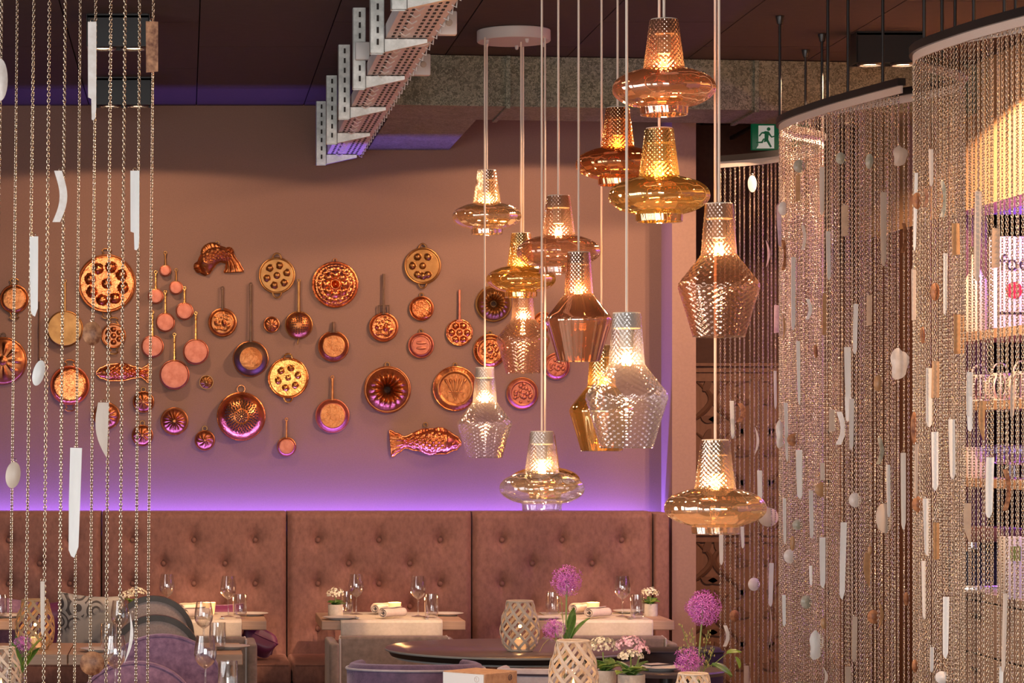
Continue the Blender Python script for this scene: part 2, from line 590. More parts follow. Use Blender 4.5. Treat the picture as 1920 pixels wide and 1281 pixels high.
backholes = [(x - 0.68, x + 0.68) for x in (-2.6, -0.9, 0.8, 2.5)]
leftholes = [(y - 0.95, y + 0.95) for y in (1.6, 4.1, 6.6, 9.1)]
window_wall('wall_back', 'x', RY0 - 0.1, RX0, RX1, backholes, 0.38, 2.92, wall_m)
window_wall('wall_left', 'y', RX0 - 0.1, RY0, BACKY, leftholes, 0.38, 2.92, wall_m)
wn = 0
for h0, h1 in backholes:
    wn += 1
    mb = MB()
    for x in (h0 + 0.03, (h0 + h1) / 2, h1 - 0.03):
        mb.box((x, RY0 + 0.12, 1.65), (0.06, 0.06, 2.54))
    for z in (0.41, 1.15, 2.89):
        mb.box(((h0 + h1) / 2, RY0 + 0.12, z), (h1 - h0, 0.06, 0.06))
    struct(obj('window_%d' % wn, mb, black_m, smooth=False))
for h0, h1 in leftholes:
    wn += 1
    mb = MB()
    for y in (h0 + 0.03, (h0 + h1) / 2, h1 - 0.03):
        mb.box((RX0 + 0.14, y, 1.65), (0.06, 0.06, 2.54))
    for z in (0.41, 1.15, 2.89):
        mb.box((RX0 + 0.14, (h0 + h1) / 2, z), (0.06, h1 - h0, 0.06))
    struct(obj('window_%d' % wn, mb, black_m, smooth=False))

# ------------------------------------------------------------------ carved wall panel in the recess
CPY = BACKY - 0.012


def scroll(mb, cx, cz, s, flip, y):
    """one acanthus-like S with two leaves, cut as raised strips"""
    f = -1 if flip else 1
    pts = [(cx + f * s * (0.30 * math.sin(t * 4.2) + 0.04), y, cz + s * (0.5 - t)) for t in [k / 14 for k in range(15)]]
    mb.tube(pts, [s * (0.02 + 0.05 * math.sin(PI * k / 14)) for k in range(15)], 6)
    for (ax, az, ang, ln) in ((0.16, 0.30, 40, 0.32), (-0.10, 0.02, 150, 0.34), (0.12, -0.24, -30, 0.34), (-0.14, -0.40, 215, 0.26), (-0.12, 0.42, 120, 0.24)):
        q = rad(ang)
        o = []
        for k in range(9):
            u = k / 8
            wd = 0.085 * math.sin(PI * u) ** 0.8
            o.append((u, wd))
        ol = [(u * ln, wv) for u, wv in o] + [(u * ln, -wv) for u, wv in reversed(o[1:-1])]
        out = []
        for a, b in ol:
            b += 0.35 * a * a / ln
            out.append((cx + f * s * (ax + a * math.cos(q) - b * math.sin(q)), cz + s * (az + a * math.sin(q) + b * math.cos(q))))
        if f < 0:
            out.reverse()
        mb.prism(out, y - 0.012, y + 0.01)
    mb.lathe([(0, 0.012), (0.05 * s, 0.010), (0.06 * s, 0.0)], 12, mx=Matrix.Translation((cx - f * s * 0.2, y, cz + s * 0.2)) @ Matrix.Rotation(PI / 2, 4, 'X'))


cp = thing('carved_panel', 'reddish brown carved wooden wall panel with floral scrollwork behind chain curtain', 'wall panel', (0, 0, 0))
cxl, cxr = PX1 + 0.08, 3.98
ztop = Z(683, 12.8)
obj('backing_board', MB().box(((cxl + cxr) / 2, CPY + 0.002, ztop / 2), (cxr - cxl, 0.016, ztop)), carve_m, cp, smooth=False)
obj('cornice', MB().box(((cxl + cxr) / 2, CPY - 0.02, ztop), (cxr - cxl, 0.035, 0.018)), carve_m, cp, smooth=False)
obj('cornice', MB().box(((cxl + cxr) / 2, CPY - 0.015, ztop - 0.04), (cxr - cxl, 0.02, 0.012)), carve_m, cp, smooth=False)
pzs = [(ztop - 0.09, ztop - 1.02), (ztop - 1.06, ztop - 2.0)]
for (za, zb) in pzs:
    for (xa, xb) in ((cxl + 0.03, (cxl + cxr) / 2 - 0.03), ((cxl + cxr) / 2 + 0.03, cxr - 0.03)):
        fr = MB()
        fr.box(((xa + xb) / 2, CPY - 0.016, za), (xb - xa, 0.02, 0.022)).box(((xa + xb) / 2, CPY - 0.016, zb), (xb - xa, 0.02, 0.022))
        fr.box((xa, CPY - 0.016, (za + zb) / 2), (0.022, 0.02, za - zb)).box((xb, CPY - 0.016, (za + zb) / 2), (0.022, 0.02, za - zb))
        obj('panel_frame', fr, carve_m, cp, smooth=False)
        for j in range(3):
            for fl in (0, 1):
                mb = MB()
                cz = za - (za - zb) * (j + 0.5) / 3
                scroll(mb, xa + (xb - xa) * (0.27 if not fl else 0.73), cz, (za - zb) / 3 * 0.92, fl, CPY - 0.012)
                obj('scroll_carving', mb, carve_d, cp)

# ------------------------------------------------------------------ ventilation duct
dy0l, dy0r = Y(10.48), Y(10.66)
dz = 3.34
duct = thing('ventilation_duct', 'spangled galvanised rectangular ventilation duct running under the dark ceiling', 'duct', (0, 0, 0))


def duct_y(x, d):
    t = (x - 0.98) / (2.85 - 0.98)
    return dy0l + (dy0r - dy0l) * t + d


DW = 0.585
x0, x1 = X(738, 10.48), 4.55
segs = [x0, 1.60, 2.86, 3.9, x1]
for a, b in zip(segs, segs[1:]):
    vs, fs = [], []
    mb = MB()
    pts = [(a, duct_y(a, 0)), (b, duct_y(b, 0)), (b, duct_y(b, DW)), (a, duct_y(a, DW))]
    mb.add([(p[0], p[1], dz) for p in pts] + [(p[0], p[1], CEIL - 0.012) for p in pts],
           [(3, 2, 1, 0), (4, 5, 6, 7), (0, 1, 5, 4), (1, 2, 6, 5), (2, 3, 7, 6), (3, 0, 4, 7)])
    obj('duct_section', mb, galv_m, duct, smooth=False)
for a in segs[1:-1]:
    mb = MB()
    mb.box((a, duct_y(a, -0.006), (dz + CEIL) / 2 - 0.006), (0.022, 0.010, CEIL - dz - 0.012))
    mb.box((a, duct_y(a, DW / 2), dz - 0.006), (0.022, DW + 0.03, 0.010))
    obj('joint_flange', mb, galv_m, duct, smooth=False)
bx0, bx1 = 1.045, 1.505
mb = MB()
ya0, ya1 = duct_y(bx0, DW + 0.002), duct_y(bx1, DW + 0.002)
mb.add([(bx0, ya0, dz), (bx1, ya1, dz), (bx1, WY - 0.005, dz), (bx0, WY - 0.005, dz)] + [(bx0, ya0, CEIL - 0.012), (bx1, ya1, CEIL - 0.012), (bx1, WY - 0.005, CEIL - 0.012), (bx0, WY - 0.005, CEIL - 0.012)],
       [(3, 2, 1, 0), (4, 5, 6, 7), (0, 1, 5, 4), (1, 2, 6, 5), (2, 3, 7, 6), (3, 0, 4, 7)])
obj('branch_duct', mb, galv_m, duct, smooth=False)

# ------------------------------------------------------------------ cable tray on cantilever brackets
tray = thing('cable_tray', 'perforated galvanised cable tray on slotted brackets hanging from ceiling', 'cable tray', (0, 0, 0))
SX = 0.77
dds = [11.99, 11.14, 10.27, 9.39, 8.52, 7.65]
slot_me = MB().box((0, 0, 0), (0.009, 0.004, 0.024)).mesh('slot', False)
strut_mb = MB().box((0, 0.024, -0.178), (0.056, 0.003, 0.356)).box((-0.0265, 0, -0.178), (0.003, 0.05, 0.356)).box((0.0265, 0, -0.178), (0.003, 0.05, 0.356)).box((0, -0.0235, -0.178), (0.056, 0.003, 0.356))
strut_me = strut_mb.mesh('strut', False)
arm_me = MB().prism([(0.03, -0.30), (0.20, -0.30), (0.20, -0.315), (0.03, -0.352)], -0.02, 0.02).mesh('bracket_arm', False)
for d in dds:
    st = link('strut', strut_me, zinc_m, tray, (SX, Y(d), CEIL - 0.008))
    for q in range(7):
        link('slot', slot_me, slot_m, st, (0.002, -0.0265, -0.03 - q * 0.047))
    link('bracket_arm', arm_me, zinc_m, tray, (SX, Y(d), CEIL - 0.008))
tz = CEIL - 0.008 - 0.297
ty0, ty1 = Y(7.2), Y(12.02)
for a, b in zip(dds[1:], dds):
    pass
mb = MB()
mb.box((SX + 0.13, (ty0 + ty1) / 2, tz + 0.003), (0.19, ty1 - ty0, 0.003))
trayb = obj('tray_bed', mb, tray_m, tray, smooth=False)
mb = MB()
mb.box((SX + 0.036, (ty0 + ty1) / 2, tz + 0.03), (0.003, ty1 - ty0, 0.055)).box((SX + 0.225, (ty0 + ty1) / 2, tz + 0.03), (0.003, ty1 - ty0, 0.055))
obj('tray_side', mb, tray_m, tray, smooth=False)
pf = MB()
yy = ty0 + 0.03
while yy < ty1 - 0.02:
    for u in (0.060, 0.085, 0.145, 0.170, 0.195):
        pf.box((SX + u, yy, tz + 0.0005), (0.011, 0.036, 0.003))
    yy += 0.085
pfo = obj('perforations', pf, slot_m, tray, smooth=False)
pfo['kind'] = 'stuff'
tie = MB()
yy = ty0 + 0.1
while yy < ty1:
    tie.tube([(SX + 0.08, yy, tz), (SX + 0.10, yy + 0.01, tz - 0.012), (SX + 0.12, yy + 0.02, tz)], 0.003, 5)
    tie.tube([(SX + 0.215, yy + 0.1, tz), (SX + 0.232, yy + 0.1, tz - 0.01), (SX + 0.235, yy + 0.1, tz + 0.02)], 0.003, 5)
    yy += 0.16
tieo = obj('cable_ties', tie, white_pl, tray)
tieo['kind'] = 'stuff'
cond = MB().tube([(SX + 0.01, Y(8.62), CEIL - 0.01), (SX + 0.01, Y(8.62), CEIL - 0.20)], 0.02, 14)
cond.tube([(SX + 0.01, Y(8.62), CEIL - 0.17), (SX + 0.01, Y(8.62), CEIL - 0.235)], 0.026, 14)
for q in (0,):
    cond.tube(catmull([(SX + 0.01, Y(8.62), CEIL - 0.235), (SX + 0.03, Y(8.60), CEIL - 0.275), (SX + 0.10, Y(8.6), CEIL - 0.312), (SX + 0.20, Y(8.6), CEIL - 0.313), (SX + 0.235, Y(8.62), CEIL - 0.28)], 6), 0.006, 8)
obj('conduit', cond, white_pl, tray)
jb = tag(obj('junction_box', MB().box((0, 0, 0), (0.062, 0.04, 0.078), bev=0.006), white_pl, None, P(679.5, 96, 9.34)), 'white square junction box fixed on cable tray strut', 'junction box')
for (px, py, d) in ((848, 44, 8.5), (800, 122, 9.5)):
    t = thing('sensor_box', 'square white wall box with round cap beside cable tray, %s of two' % ('higher' if py < 80 else 'lower'), 'junction box', P(px - 7, py, d))
    obj('housing', MB().box((-0.01, 0, 0), (0.085, 0.045, 0.095), bev=0.006), white_pl, t)
    obj('cap', MB().lathe([(0, 0.028), (0.012, 0.027), (0.014, 0.022), (0.014, 0)], 16, mx=Matrix.Rotation(PI / 2, 4, 'X')), holder_m, t)

# ------------------------------------------------------------------ black ceiling spot fixtures (each with two lamps)
WARM = (1.0, 0.60, 0.36)


def fixture(px, ytop, d, label, energy, w=0.29, tilt=(0, 0), size=rad(162), blend=0.05, X_=None, aim=None):
    x = X(px, d) if X_ is None else X_
    t = thing('ceiling_spotlight', label, 'spotlight', (x, Y(d), CEIL - 0.008), group=None)
    h = 0.145
    mb = MB()
    for (c, s_) in (((0, -0.07, -h / 2), (w, 0.006, h)), ((0, 0.07, -h / 2), (w, 0.006, h)), ((-w / 2, 0, -h / 2), (0.006, 0.146, h)), ((w / 2, 0, -h / 2), (0.006, 0.146, h)), ((0, 0, -0.012), (w, 0.146, 0.01))):
        mb.box(c, s_)
    obj('housing', mb, black_m, t, smooth=False)
    for sx in (-1, 1):
        ring = obj('lamp_ring', MB().torus((sx * w * 0.25, 0, -h + 0.002), 0.052, 0.008, 28, 8, 'z'), black_m, t)
        obj('lamp_lens', MB().lathe([(0, 0.012), (0.03, 0.008), (0.05, 0.0)], 24, (sx * w * 0.25, 0, -h + 0.002)), spot_glow, ring)
        l = bpy.data.lights.new('spot_lamp', 'SPOT')
        l.energy = energy
        l.color = WARM
        l.spot_size = size
        l.spot_blend = blend
        l.shadow_soft_size = 0.03
        o = bpy.data.objects.new('spot_lamp', l)
        C.objects.link(o)
        o.parent = t
        o.location = (sx * w * 0.25, 0, -h - 0.012)
        if aim is not None:
            dv = Vector(aim[0 if sx < 0 else 1]) - Vector((x + sx * w * 0.25, Y(d), CEIL - h - 0.02))
            o.rotation_euler = dv.to_track_quat('-Z', 'Y').to_euler()
    return t


fixture(222, 27, 9.56, 'black twin ceiling spotlight further from the pan wall, behind shell chains', 20, w=0.275)
fixture(232, 145, 11.22, 'black twin ceiling spotlight beside the purple lit ceiling edge', 27, w=0.29)
fixture(1662, 60, 9.97, 'black twin ceiling spotlight over chain curtain beside beige bulkhead', 170, w=0.31)
# same lamps between duct and wall (hidden behind the duct), and in the row above the nearer tables
fixture(0, 0, 11.35, 'black twin ceiling spotlight hidden between duct and pan wall', 28, X_=2.02)
TA = [(-1.25, Y(11.4), 0.75), (0.05, Y(11.4), 0.75), (1.08, Y(11.4), 0.75), (2.2, Y(11.4), 0.75)]
fixture(0, 0, 8.2, 'black twin ceiling spotlight aimed at the window side bench tables', 900, X_=-0.6, size=rad(12), blend=0.7, aim=(TA[0], TA[1]))
fixture(0, 0, 8.2, 'black twin ceiling spotlight aimed at the bench tables near the curtain', 900, X_=2.1, size=rad(12), blend=0.8, aim=(TA[2], TA[3]))
fixture(0, 0, 7.0, 'black twin ceiling spotlight over the front tables', 120, X_=0.2, size=rad(120), blend=0.8)
fixture(0, 0, 6.6, 'black twin ceiling spotlight over the front curtain end', 120, X_=3.6, size=rad(150), blend=0.6)

# ------------------------------------------------------------------ bar wall right
BX = 4.0
bulk = tag(struct(obj('wall_bulkhead', MB().box((BX + 0.1, (Y(12.7) + 4.0) / 2, (2.866 + CEIL) / 2), (0.2, Y(12.7) - 4.0, CEIL - 2.866)), mat('beige_bulkhead', (0.50, 0.28, 0.13), 0.75, col2=(0.55, 0.31, 0.15), scale=20), smooth=False)), 'beige bulkhead above the bar shelves', 'bulkhead')
struct(obj('wall_bar_side', MB().box((BX + 0.1, (Y(11.15) + Y(12.7)) / 2, 1.43), (0.2, Y(12.7) - Y(11.15), 2.86)), wood_dark, smooth=False))
struct(obj('wall_niche', MB().box((4.62, (Y(11.15) + 6.0) / 2, 1.43), (0.06, Y(11.15) - 6.0, 2.86)), mat('niche_back', (0.22, 0.13, 0.24), 0.5), smooth=False))
shelf_m = mat('oak_shelf', (0.42, 0.26, 0.15), 0.5, col2=(0.52, 0.33, 0.19), scale=8, stretch=(6, 0.4, 6))
for i, (z, lab) in enumerate(((2.22, 'top'), (1.865, 'middle'), (1.475, 'bottom'))):
    s_ = tag(obj('bar_shelf', MB().box((4.30, (Y(11.1) + 8.0) / 2, z), (0.58, Y(11.1) - 8.0, 0.045)), shelf_m, smooth=False), 'long oak %s shelf of the purple lit bar niche' % lab, 'shelf')
    area('niche_strip', (4.34, (Y(11.1) + 12.2) / 2, z - 0.03), (0, 0, 0), 0.02, Y(11.1) - 12.2, 7, (0.36, 0.12, 1.0))
area('niche_strip', (4.36, (Y(11.1) + 12.2) / 2, 2.84), (0, 0, 0), 0.3, Y(11.1) - 12.2, 20, (0.36, 0.12, 1.0))
struct(obj('trim_2', MB().box((4.385, (Y(11.15) + 6.0) / 2, 2.885), (0.38, Y(11.15) - 6.0, 0.03)), mat('niche_soffit', (0.45, 0.36, 0.42), 0.6), smooth=False))
area('niche_strip', (4.56, (Y(11.1) + 12.2) / 2, 2.60), (PI, 0, 0), 0.02, Y(11.1) - 12.2, 26, (0.34, 0.12, 1.0))
cnt = thing('bar_counter', 'taupe bar counter with drawers below the bar shelves', 'counter', (BX, 0, 0))
counter_m = mat('taupe_laminate', (0.36, 0.29, 0.245), 0.5)
obj('worktop', MB().box((0.28, (Y(11.1) + 8.0) / 2, 0.905), (0.56, Y(11.1) - 8.0, 0.04)), counter_m, cnt, smooth=False)
obj('body', MB().box((0.30, (Y(11.1) + 8.0) / 2, 0.44), (0.54, Y(11.1) - 8.0, 0.88)), slot_m, cnt, smooth=False)
drw = MB().box((0, 0, 0), (0.02, 0.885, 0.26), bev=0.004).mesh('drawer', False)
hnd = MB().box((-0.025, 0, 0.06), (0.02, 0.12, 0.02), bev=0.004).mesh('handle', False)
y = Y(11.1) - 0.45
while y > 8.5:
    for z in (0.745, 0.475, 0.205):
        d_ = link('drawer', drw, counter_m, cnt, (0.01, y, z))
        link('handle', hnd, black_m, d_, (0, 0, 0))
    y -= 0.9

cream_m = mat('cream_ceramic', (0.70, 0.58, 0.48), 0.35)
lilac_gl = glass('bar_glass', (0.86, 0.80, 0.95), (1, 1, 1), 0.10, 0.7, 0.03, 2)
bt = thing('ceramic_bottle', 'tall cream bottle standing on the top bar shelf', 'bottle', (X(1829, 10.95), Y(10.95), 2.2425))
obj('body', MB().lathe([(0, 0), (0.058, 0), (0.062, 0.01), (0.062, 0.23), (0.055, 0.27), (0.03, 0.31), (0.022, 0.33), (0.022, 0.40)], 28), cream_m, bt)
obj('stopper', MB().lathe([(0.024, 0.40), (0.026, 0.405), (0.026, 0.44), (0, 0.442)], 20), frame_d, bt)


def text_mesh(body, size, depth=0.002):
    cu = bpy.data.curves.new('lettering', 'FONT')
    cu.body = body
    cu.size = size
    cu.extrude = depth
    o = bpy.data.objects.new('lettering', cu)
    C.objects.link(o)
    bpy.context.view_layer.update()
    me = bpy.data.meshes.new_from_object(o.evaluated_get(bpy.context.evaluated_depsgraph_get()))
    bpy.data.objects.remove(o)
    return me


sg = thing('menu_board', 'pale upright menu board with black lettering and red disc', 'sign', (X(1862, 10.7), Y(10.7), 2.2425))
board_m = mat('pale_board', (0.66, 0.58, 0.66), 0.5)
obj('board', MB().box((0.15, 0.01, 0.24), (0.33, 0.02, 0.46), bev=0.004), board_m, sg)
link('lettering', text_mesh('foo', 0.12), black_m, sg, (0.03, -0.003, 0.30), (PI / 2, 0, 0))
obj('red_disc', MB().lathe([(0, 0.004), (0.042, 0.004), (0.042, 0)], 28, mx=Matrix.Translation((0.105, 0, 0.20)) @ Matrix.Rotation(PI / 2, 4, 'X')), mat('red_print', (0.45, 0.01, 0.02), 0.5), sg)
obj('rule_line', MB().box((0.16, -0.001, 0.085), (0.28, 0.004, 0.014)), black_m, sg, smooth=False)
for i, (px, nm) in enumerate(((1808, 'end'), (1872, 'second'), (1936, 'third'))):
    t = thing('slatted_lantern', 'cream slatted round lantern on middle bar shelf, %s from the wood wall' % ('first' if i == 0 else nm), 'lantern', (4.10, Y((11.0, 10.72, 10.44)[i]), 1.8875))
    obj('base', MB().lathe([(0, 0), (0.05, 0), (0.05, 0.012), (0, 0.012)], 24), cream_m, t)
    obj('top_ring', MB().lathe([(0.03, 0.125), (0.05, 0.125), (0.05, 0.14), (0.03, 0.14)], 24), cream_m, t)
    for k in range(14):
        a = 2 * PI * k / 14
        pts = [((0.045 + 0.03 * math.sin(PI * u / 6)) * math.cos(a), (0.045 + 0.03 * math.sin(PI * u / 6)) * math.sin(a), 0.012 + 0.113 * u / 6) for u in range(7)]
        obj('rib', MB().tube(pts, 0.006, 5), cream_m, t)
    obj('bail_handle', MB().tube(arc(0, 0.135, 0.04, 0, 180, 12, 0, 1, 1.4), 0.004, 6), cream_m, t)
gob = MB().lathe([(0, 0), (0.034, 0), (0.034, 0.004), (0.006, 0.01), (0.005, 0.07), (0.03, 0.085), (0.042, 0.12), (0.036, 0.17)], 20).mesh('bar_goblet')
for r_ in range(3):
    for k in range(6):
        o = link('bar_goblet', gob, lilac_gl, None, (4.08 + r_ * 0.12, Y(10.88) - k * 0.13 - r_ * 0.04, 1.4975))
        tag(o, 'stemmed glass in the purple lit row on the bottom bar shelf', 'glass', 'glasses on the bottom bar shelf')
bxo = thing('storage_tin', 'square peach coloured tin at the end of bottom bar shelf', 'tin', (4.085, Y(11.02), 1.4975))
obj('body', MB().box((0, 0, 0.07), (0.11, 0.11, 0.14), bev=0.006), cream_m, bxo)
obj('lid', MB().box((0, 0, 0.148), (0.114, 0.114, 0.016), bev=0.004), cream_m, bxo)
em = thing('coffee_machine', 'brown and black espresso machine on the bar counter', 'coffee machine', (X(1822, 10.8) + 0.06, Y(10.8), 0.925))
obj('body', MB().box((0, 0.10, 0.16), (0.30, 0.16, 0.32), bev=0.01), black_gloss, em)
obj('top', MB().box((0, 0, 0.29), (0.32, 0.36, 0.07), bev=0.01), wood_dark, em)
obj('drip_tray', MB().box((0, -0.03, 0.02), (0.30, 0.30, 0.04), bev=0.006), steel, em)
for s_ in (-0.08, 0.08):
    obj('group_head', MB().lathe([(0.03, 0), (0.03, 0.05), (0, 0.05)], 16, (s_, -0.06, 0.205)), steel, em)
    obj('portafilter_handle', MB().tube([(s_, -0.08, 0.215), (s_, -0.22, 0.20)], 0.012, 10), black_m, em)
wb = thing('napkin_box', 'white box with green print on the bar counter', 'box', (X(1898, 10.3), Y(10.3), 0.925))
obj('body', MB().box((0, 0, 0.15), (0.10, 0.10, 0.30), bev=0.004), white_pl, wb)
obj('print_band', MB().box((0, -0.051, 0.22), (0.05, 0.002, 0.07)), leaf_l, wb, smooth=False)

# ------------------------------------------------------------------ emergency exit sign
es = thing('exit_sign', 'green emergency exit sign with white running man', 'sign', P(1410, 281, 12.2), (0, 0, 0))
k_ = K * 12.2 / F
obj('housing', MB().box((54 * k_, 0.02, 25 * k_), (108 * k_, 0.04, 50 * k_), bev=0.004), green_s, es)
u = 50 * k_ / 133.0          # sign drawing unit (zoomed figure is 133 high)


def sgn(pts, y):
    return [(a * u, (133 - b) * u) for a, b in pts]


obj('white_door', MB().prism(sgn([(32, 12), (110, 12), (110, 126), (22, 126), (32, 110)], 0), -0.003, 0.0), white_s, es, smooth=False)
man = MB()
man.lathe([(0, 0.003), (9 * u, 0.003), (9 * u, 0)], 16, mx=Matrix.Translation((82 * u, -0.003, (133 - 30) * u)) @ Matrix.Rotation(PI / 2, 4, 'X'))
for pl_ in ([(62, 40), (84, 42), (80, 84), (62, 80)], [(84, 44), (98, 66), (114, 62), (115, 68), (96, 73), (82, 58)], [(64, 42), (46, 46), (32, 64), (38, 67), (50, 52), (64, 54)],
            [(62, 76), (80, 82), (98, 118), (90, 122), (72, 92), (58, 96)], [(62, 78), (52, 100), (22, 100), (22, 94), (46, 92), (56, 76)]):
    man.prism(list(reversed(sgn(pl_, 0))), -0.0055, -0.0028)
obj('running_man', man, green_s, es, smooth=False)
obj('arrow', MB().prism(sgn([(150, 45), (172, 66), (172, 45), (190, 45), (190, 100), (135, 100), (135, 84), (158, 84), (140, 60)], 0), -0.003, 0.0), white_s, es, smooth=False)
obj('bracket', MB().box((20 * k_, 0.025, 54 * k_), (0.02, 0.02, 10 * k_)).box((88 * k_, 0.025, 54 * k_), (0.02, 0.02, 10 * k_)), black_m, es, smooth=False)
obj('wall_arm', MB().box((20 * k_, (Y(12.9) - Y(12.2)) / 2 + 0.02, 54 * k_), (0.02, Y(12.9) - Y(12.2) - 0.045, 0.02)).box((88 * k_, (Y(12.9) - Y(12.2)) / 2 + 0.02, 54 * k_), (0.02, Y(12.9) - Y(12.2) - 0.045, 0.02)), black_m, es, smooth=False)

# ================================================================== BENCH WITH TUFTED BACK
BD = 11.85             # front of bench back
BYF = Y(BD)
BTOP = Z(960, BD)
BYB = WY - 0.09
seams = [-1.49, X(190, BD), X(538, BD), X(885, BD), X(1225, BD)]
SEAT = 0.505
SYF = Y(11.30)
names = ['window end section', 'second section from the window end', 'middle section', 'section next to the pilaster']
names = ['mauve brown tufted bench section behind the patterned cushion',
         'mauve brown tufted bench section behind the flower table with arched chairs',
         'mauve brown tufted bench section between the two candle lit tables',
         'mauve brown tufted bench section next to the pilaster']
for i in range(4):
    xa, xb = seams[i] + 0.004, seams[i + 1] - 0.004
    t = thing('bench_section', names[i], 'bench', ((xa + xb) / 2, BYF, 0), group='upholstered bench along the pan wall')
    W = xb - xa
    sc_ = W / 345.0
    btn = []
    for r_, (py, xs) in enumerate(((1013, (57, 172, 287)), (1057, (115, 230)), (1095, (57, 172, 287)), (1138, (115, 230)), (1180, (57, 172, 287)))):
        for q in xs:
            btn.append((-W / 2 + q * sc_, Z(py, BD)))
    H0, H1 = SEAT - 0.03, BTOP
    depth = BYB - BYF

    def back_fn(uu, vv, W=W, btn=btn):
        x = -W / 2 + W * uu
        z = H0 + (H1 - H0) * vv
        y = -0.012
        ex = min(x + W / 2, W / 2 - x)
        ez = min(H1 - z, 1)
        for e_ in (ex, ez):
            if e_ < 0.035:
                y += 0.028 * (1 - e_ / 0.035) ** 2
        for bx_, bz_ in btn:
            dx, dz_ = x - bx_, z - bz_
            if abs(dx) < 0.16 and abs(dz_) < 0.2:
                d2 = dx * dx + dz_ * dz_
                y += 0.040 * math.exp(-math.sqrt(d2) / 0.026)
                y += 0.008 * math.exp(-d2 / (2 * 0.04 ** 2))
                y += 0.011 * math.exp(-dx * dx / (2 * 0.011 ** 2)) * math.exp(-(dz_ * dz_) / (2 * 0.05 ** 2))
        return (x, y, z)
    mb = MB()
    nu, nv = 110, 84
    mb.grid(nu, nv, back_fn)
    # sides and top back to the wall gap
    for vv0 in range(nv - 1):
        pass
    vs = []
    topr = [back_fn(k / (nu - 1), 1.0) for k in range(nu)]
    o = len(mb.v)
    mb.v += [tuple(p) for p in topr] + [(p[0], depth, H1) for p in topr]
    for k in range(nu - 1):
        mb.f.append((o + k, o + k + 1, o + nu + k + 1, o + nu + k))
    for side in (0.0, 1.0):
        col = [back_fn(side, k / (nv - 1)) for k in range(nv)]
        o = len(mb.v)
        mb.v += [tuple(p) for p in col] + [(p[0], depth, p[2]) for p in col]
        for k in range(nv - 1):
            mb.f.append((o + k, o + k + 1, o + nv + k + 1, o + nv + k))
    mb.box((0, depth - 0.01, (H0 + H1) / 2), (W, 0.02, H1 - H0))
    obj('tufted_back', mb, velvet_b, t)
    bme = MB().lathe([(0, 0.012), (0.008, 0.011), (0.014, 0.006), (0.016, 0)], 14, mx=Matrix.Rotation(PI / 2, 4, 'X')).mesh('button')
    for bx_, bz_ in btn:
        link('button', bme, button_m, t, (bx_, 0.026, bz_))
    obj('seat_cushion', MB().box((0, (SYF - BYF) / 2 - 0.004, SEAT - 0.055), (W, BYF - SYF - 0.012, 0.11), bev=0.018, seg=3), velvet_b, t)
    obj('base', MB().box((0, (SYF - BYF) / 2 + 0.02, 0.195), (W, BYF - SYF - 0.06, 0.39)), velvet_b, t, smooth=False)
    obj('piping', MB().tube([(-W / 2 + 0.015, SYF - BYF + 0.005, SEAT - 0.008), (W / 2 - 0.015, SYF - BYF + 0.005, SEAT - 0.008)], 0.005, 8), velvet_b, t)
be = tag(obj('bench_end_panel', MB().box((X(1240, BD), BYF + 0.1, BTOP / 2 - 0.002), (X(1254, BD) - X(1227, BD), 0.26, BTOP - 0.004), bev=0.012, seg=3), velvet_b), 'narrow upholstered end panel of bench beside pilaster', 'bench panel')

# ================================================================== COPPER WARE ON THE WALL
WD = 12.14
kk = K * WD / F          # metres per pixel on the wall


def ring_top(t, R_, m=brass_o, r=0.013):
    obj('hanging_ring', MB().torus((0, -0.006, R_ + r), r, 0.0032, 20, 6), m, t)


def loops(t, R_, m, w=0.028, fancy=False):
    for sgn_ in (1, -1):
        mb = MB()
        if fancy:
            mb.tube([(-w, -0.008, sgn_ * (R_ - 0.003)), (-w * 0.6, -0.01, sgn_ * (R_ + 0.016)), (-w, -0.01, sgn_ * (R_ + 0.026)), (-w * 0.5, -0.01, sgn_ * (R_ + 0.036)), (w * 0.5, -0.01, sgn_ * (R_ + 0.036)), (w, -0.01, sgn_ * (R_ + 0.026)), (w * 0.6, -0.01, sgn_ * (R_ + 0.016)), (w, -0.008, sgn_ * (R_ - 0.003))], 0.0045, 7)
        else:
            pts = [(w * math.cos(rad(a)), -0.01, sgn_ * (R_ - 0.004 + 0.030 * math.sin(rad(a)))) for a in range(0, 181, 15)]
            mb.tube(pts, 0.0048, 7)
            mb.box((0, -0.008, sgn_ * (R_ - 0.004)), (2.4 * w, 0.008, 0.010), bev=0.003)
        obj('loop_handle', mb, m, t)


def stick_handle(t, R_, top, m, wd=0.0075, ring=True):
    """handle running up from the rim to height top"""
    mb = MB()
    mb.tube([(0, -0.012, R_ - 0.008), (0, -0.016, R_ + 0.02), (0, -0.014, (R_ + top) / 2), (0, -0.012, top - 0.012)], [wd * 1.3, wd, wd * 0.85, wd * 1.05], 8, flat=(1, 0.55))
    if ring:
        mb.torus((0, -0.012, top - 0.008), 0.008, 0.003, 16, 6)
    mb.box((0, -0.012, R_ - 0.006), (wd * 5, 0.008, 0.014), bev=0.003)
    obj('handle', mb, m, t)


def pan_h(Rr, rb, h):
    """upturned pan: flat bottom of radius rb towards the room"""
    def f(r, t):
        if r <= rb:
            return h - 0.0018 * (r / rb) ** 6
        return h - (h - 0.008) * ((r - rb) / (Rr - rb)) ** 1.25
    return f


def dimple_h(Rr, spots, dr, dh, base=0.014, concave=False):
    def f(r, t):
        x, z = r * math.cos(t), r * math.sin(t)
        h = base
        for a, b in spots:
            d2 = (x - a) ** 2 + (z - b) ** 2
            if d2 < dr * dr:
                h += dh * math.sqrt(1 - d2 / (dr * dr))
        if r > Rr * 0.94:
            h = 0.010
        return h
    return f


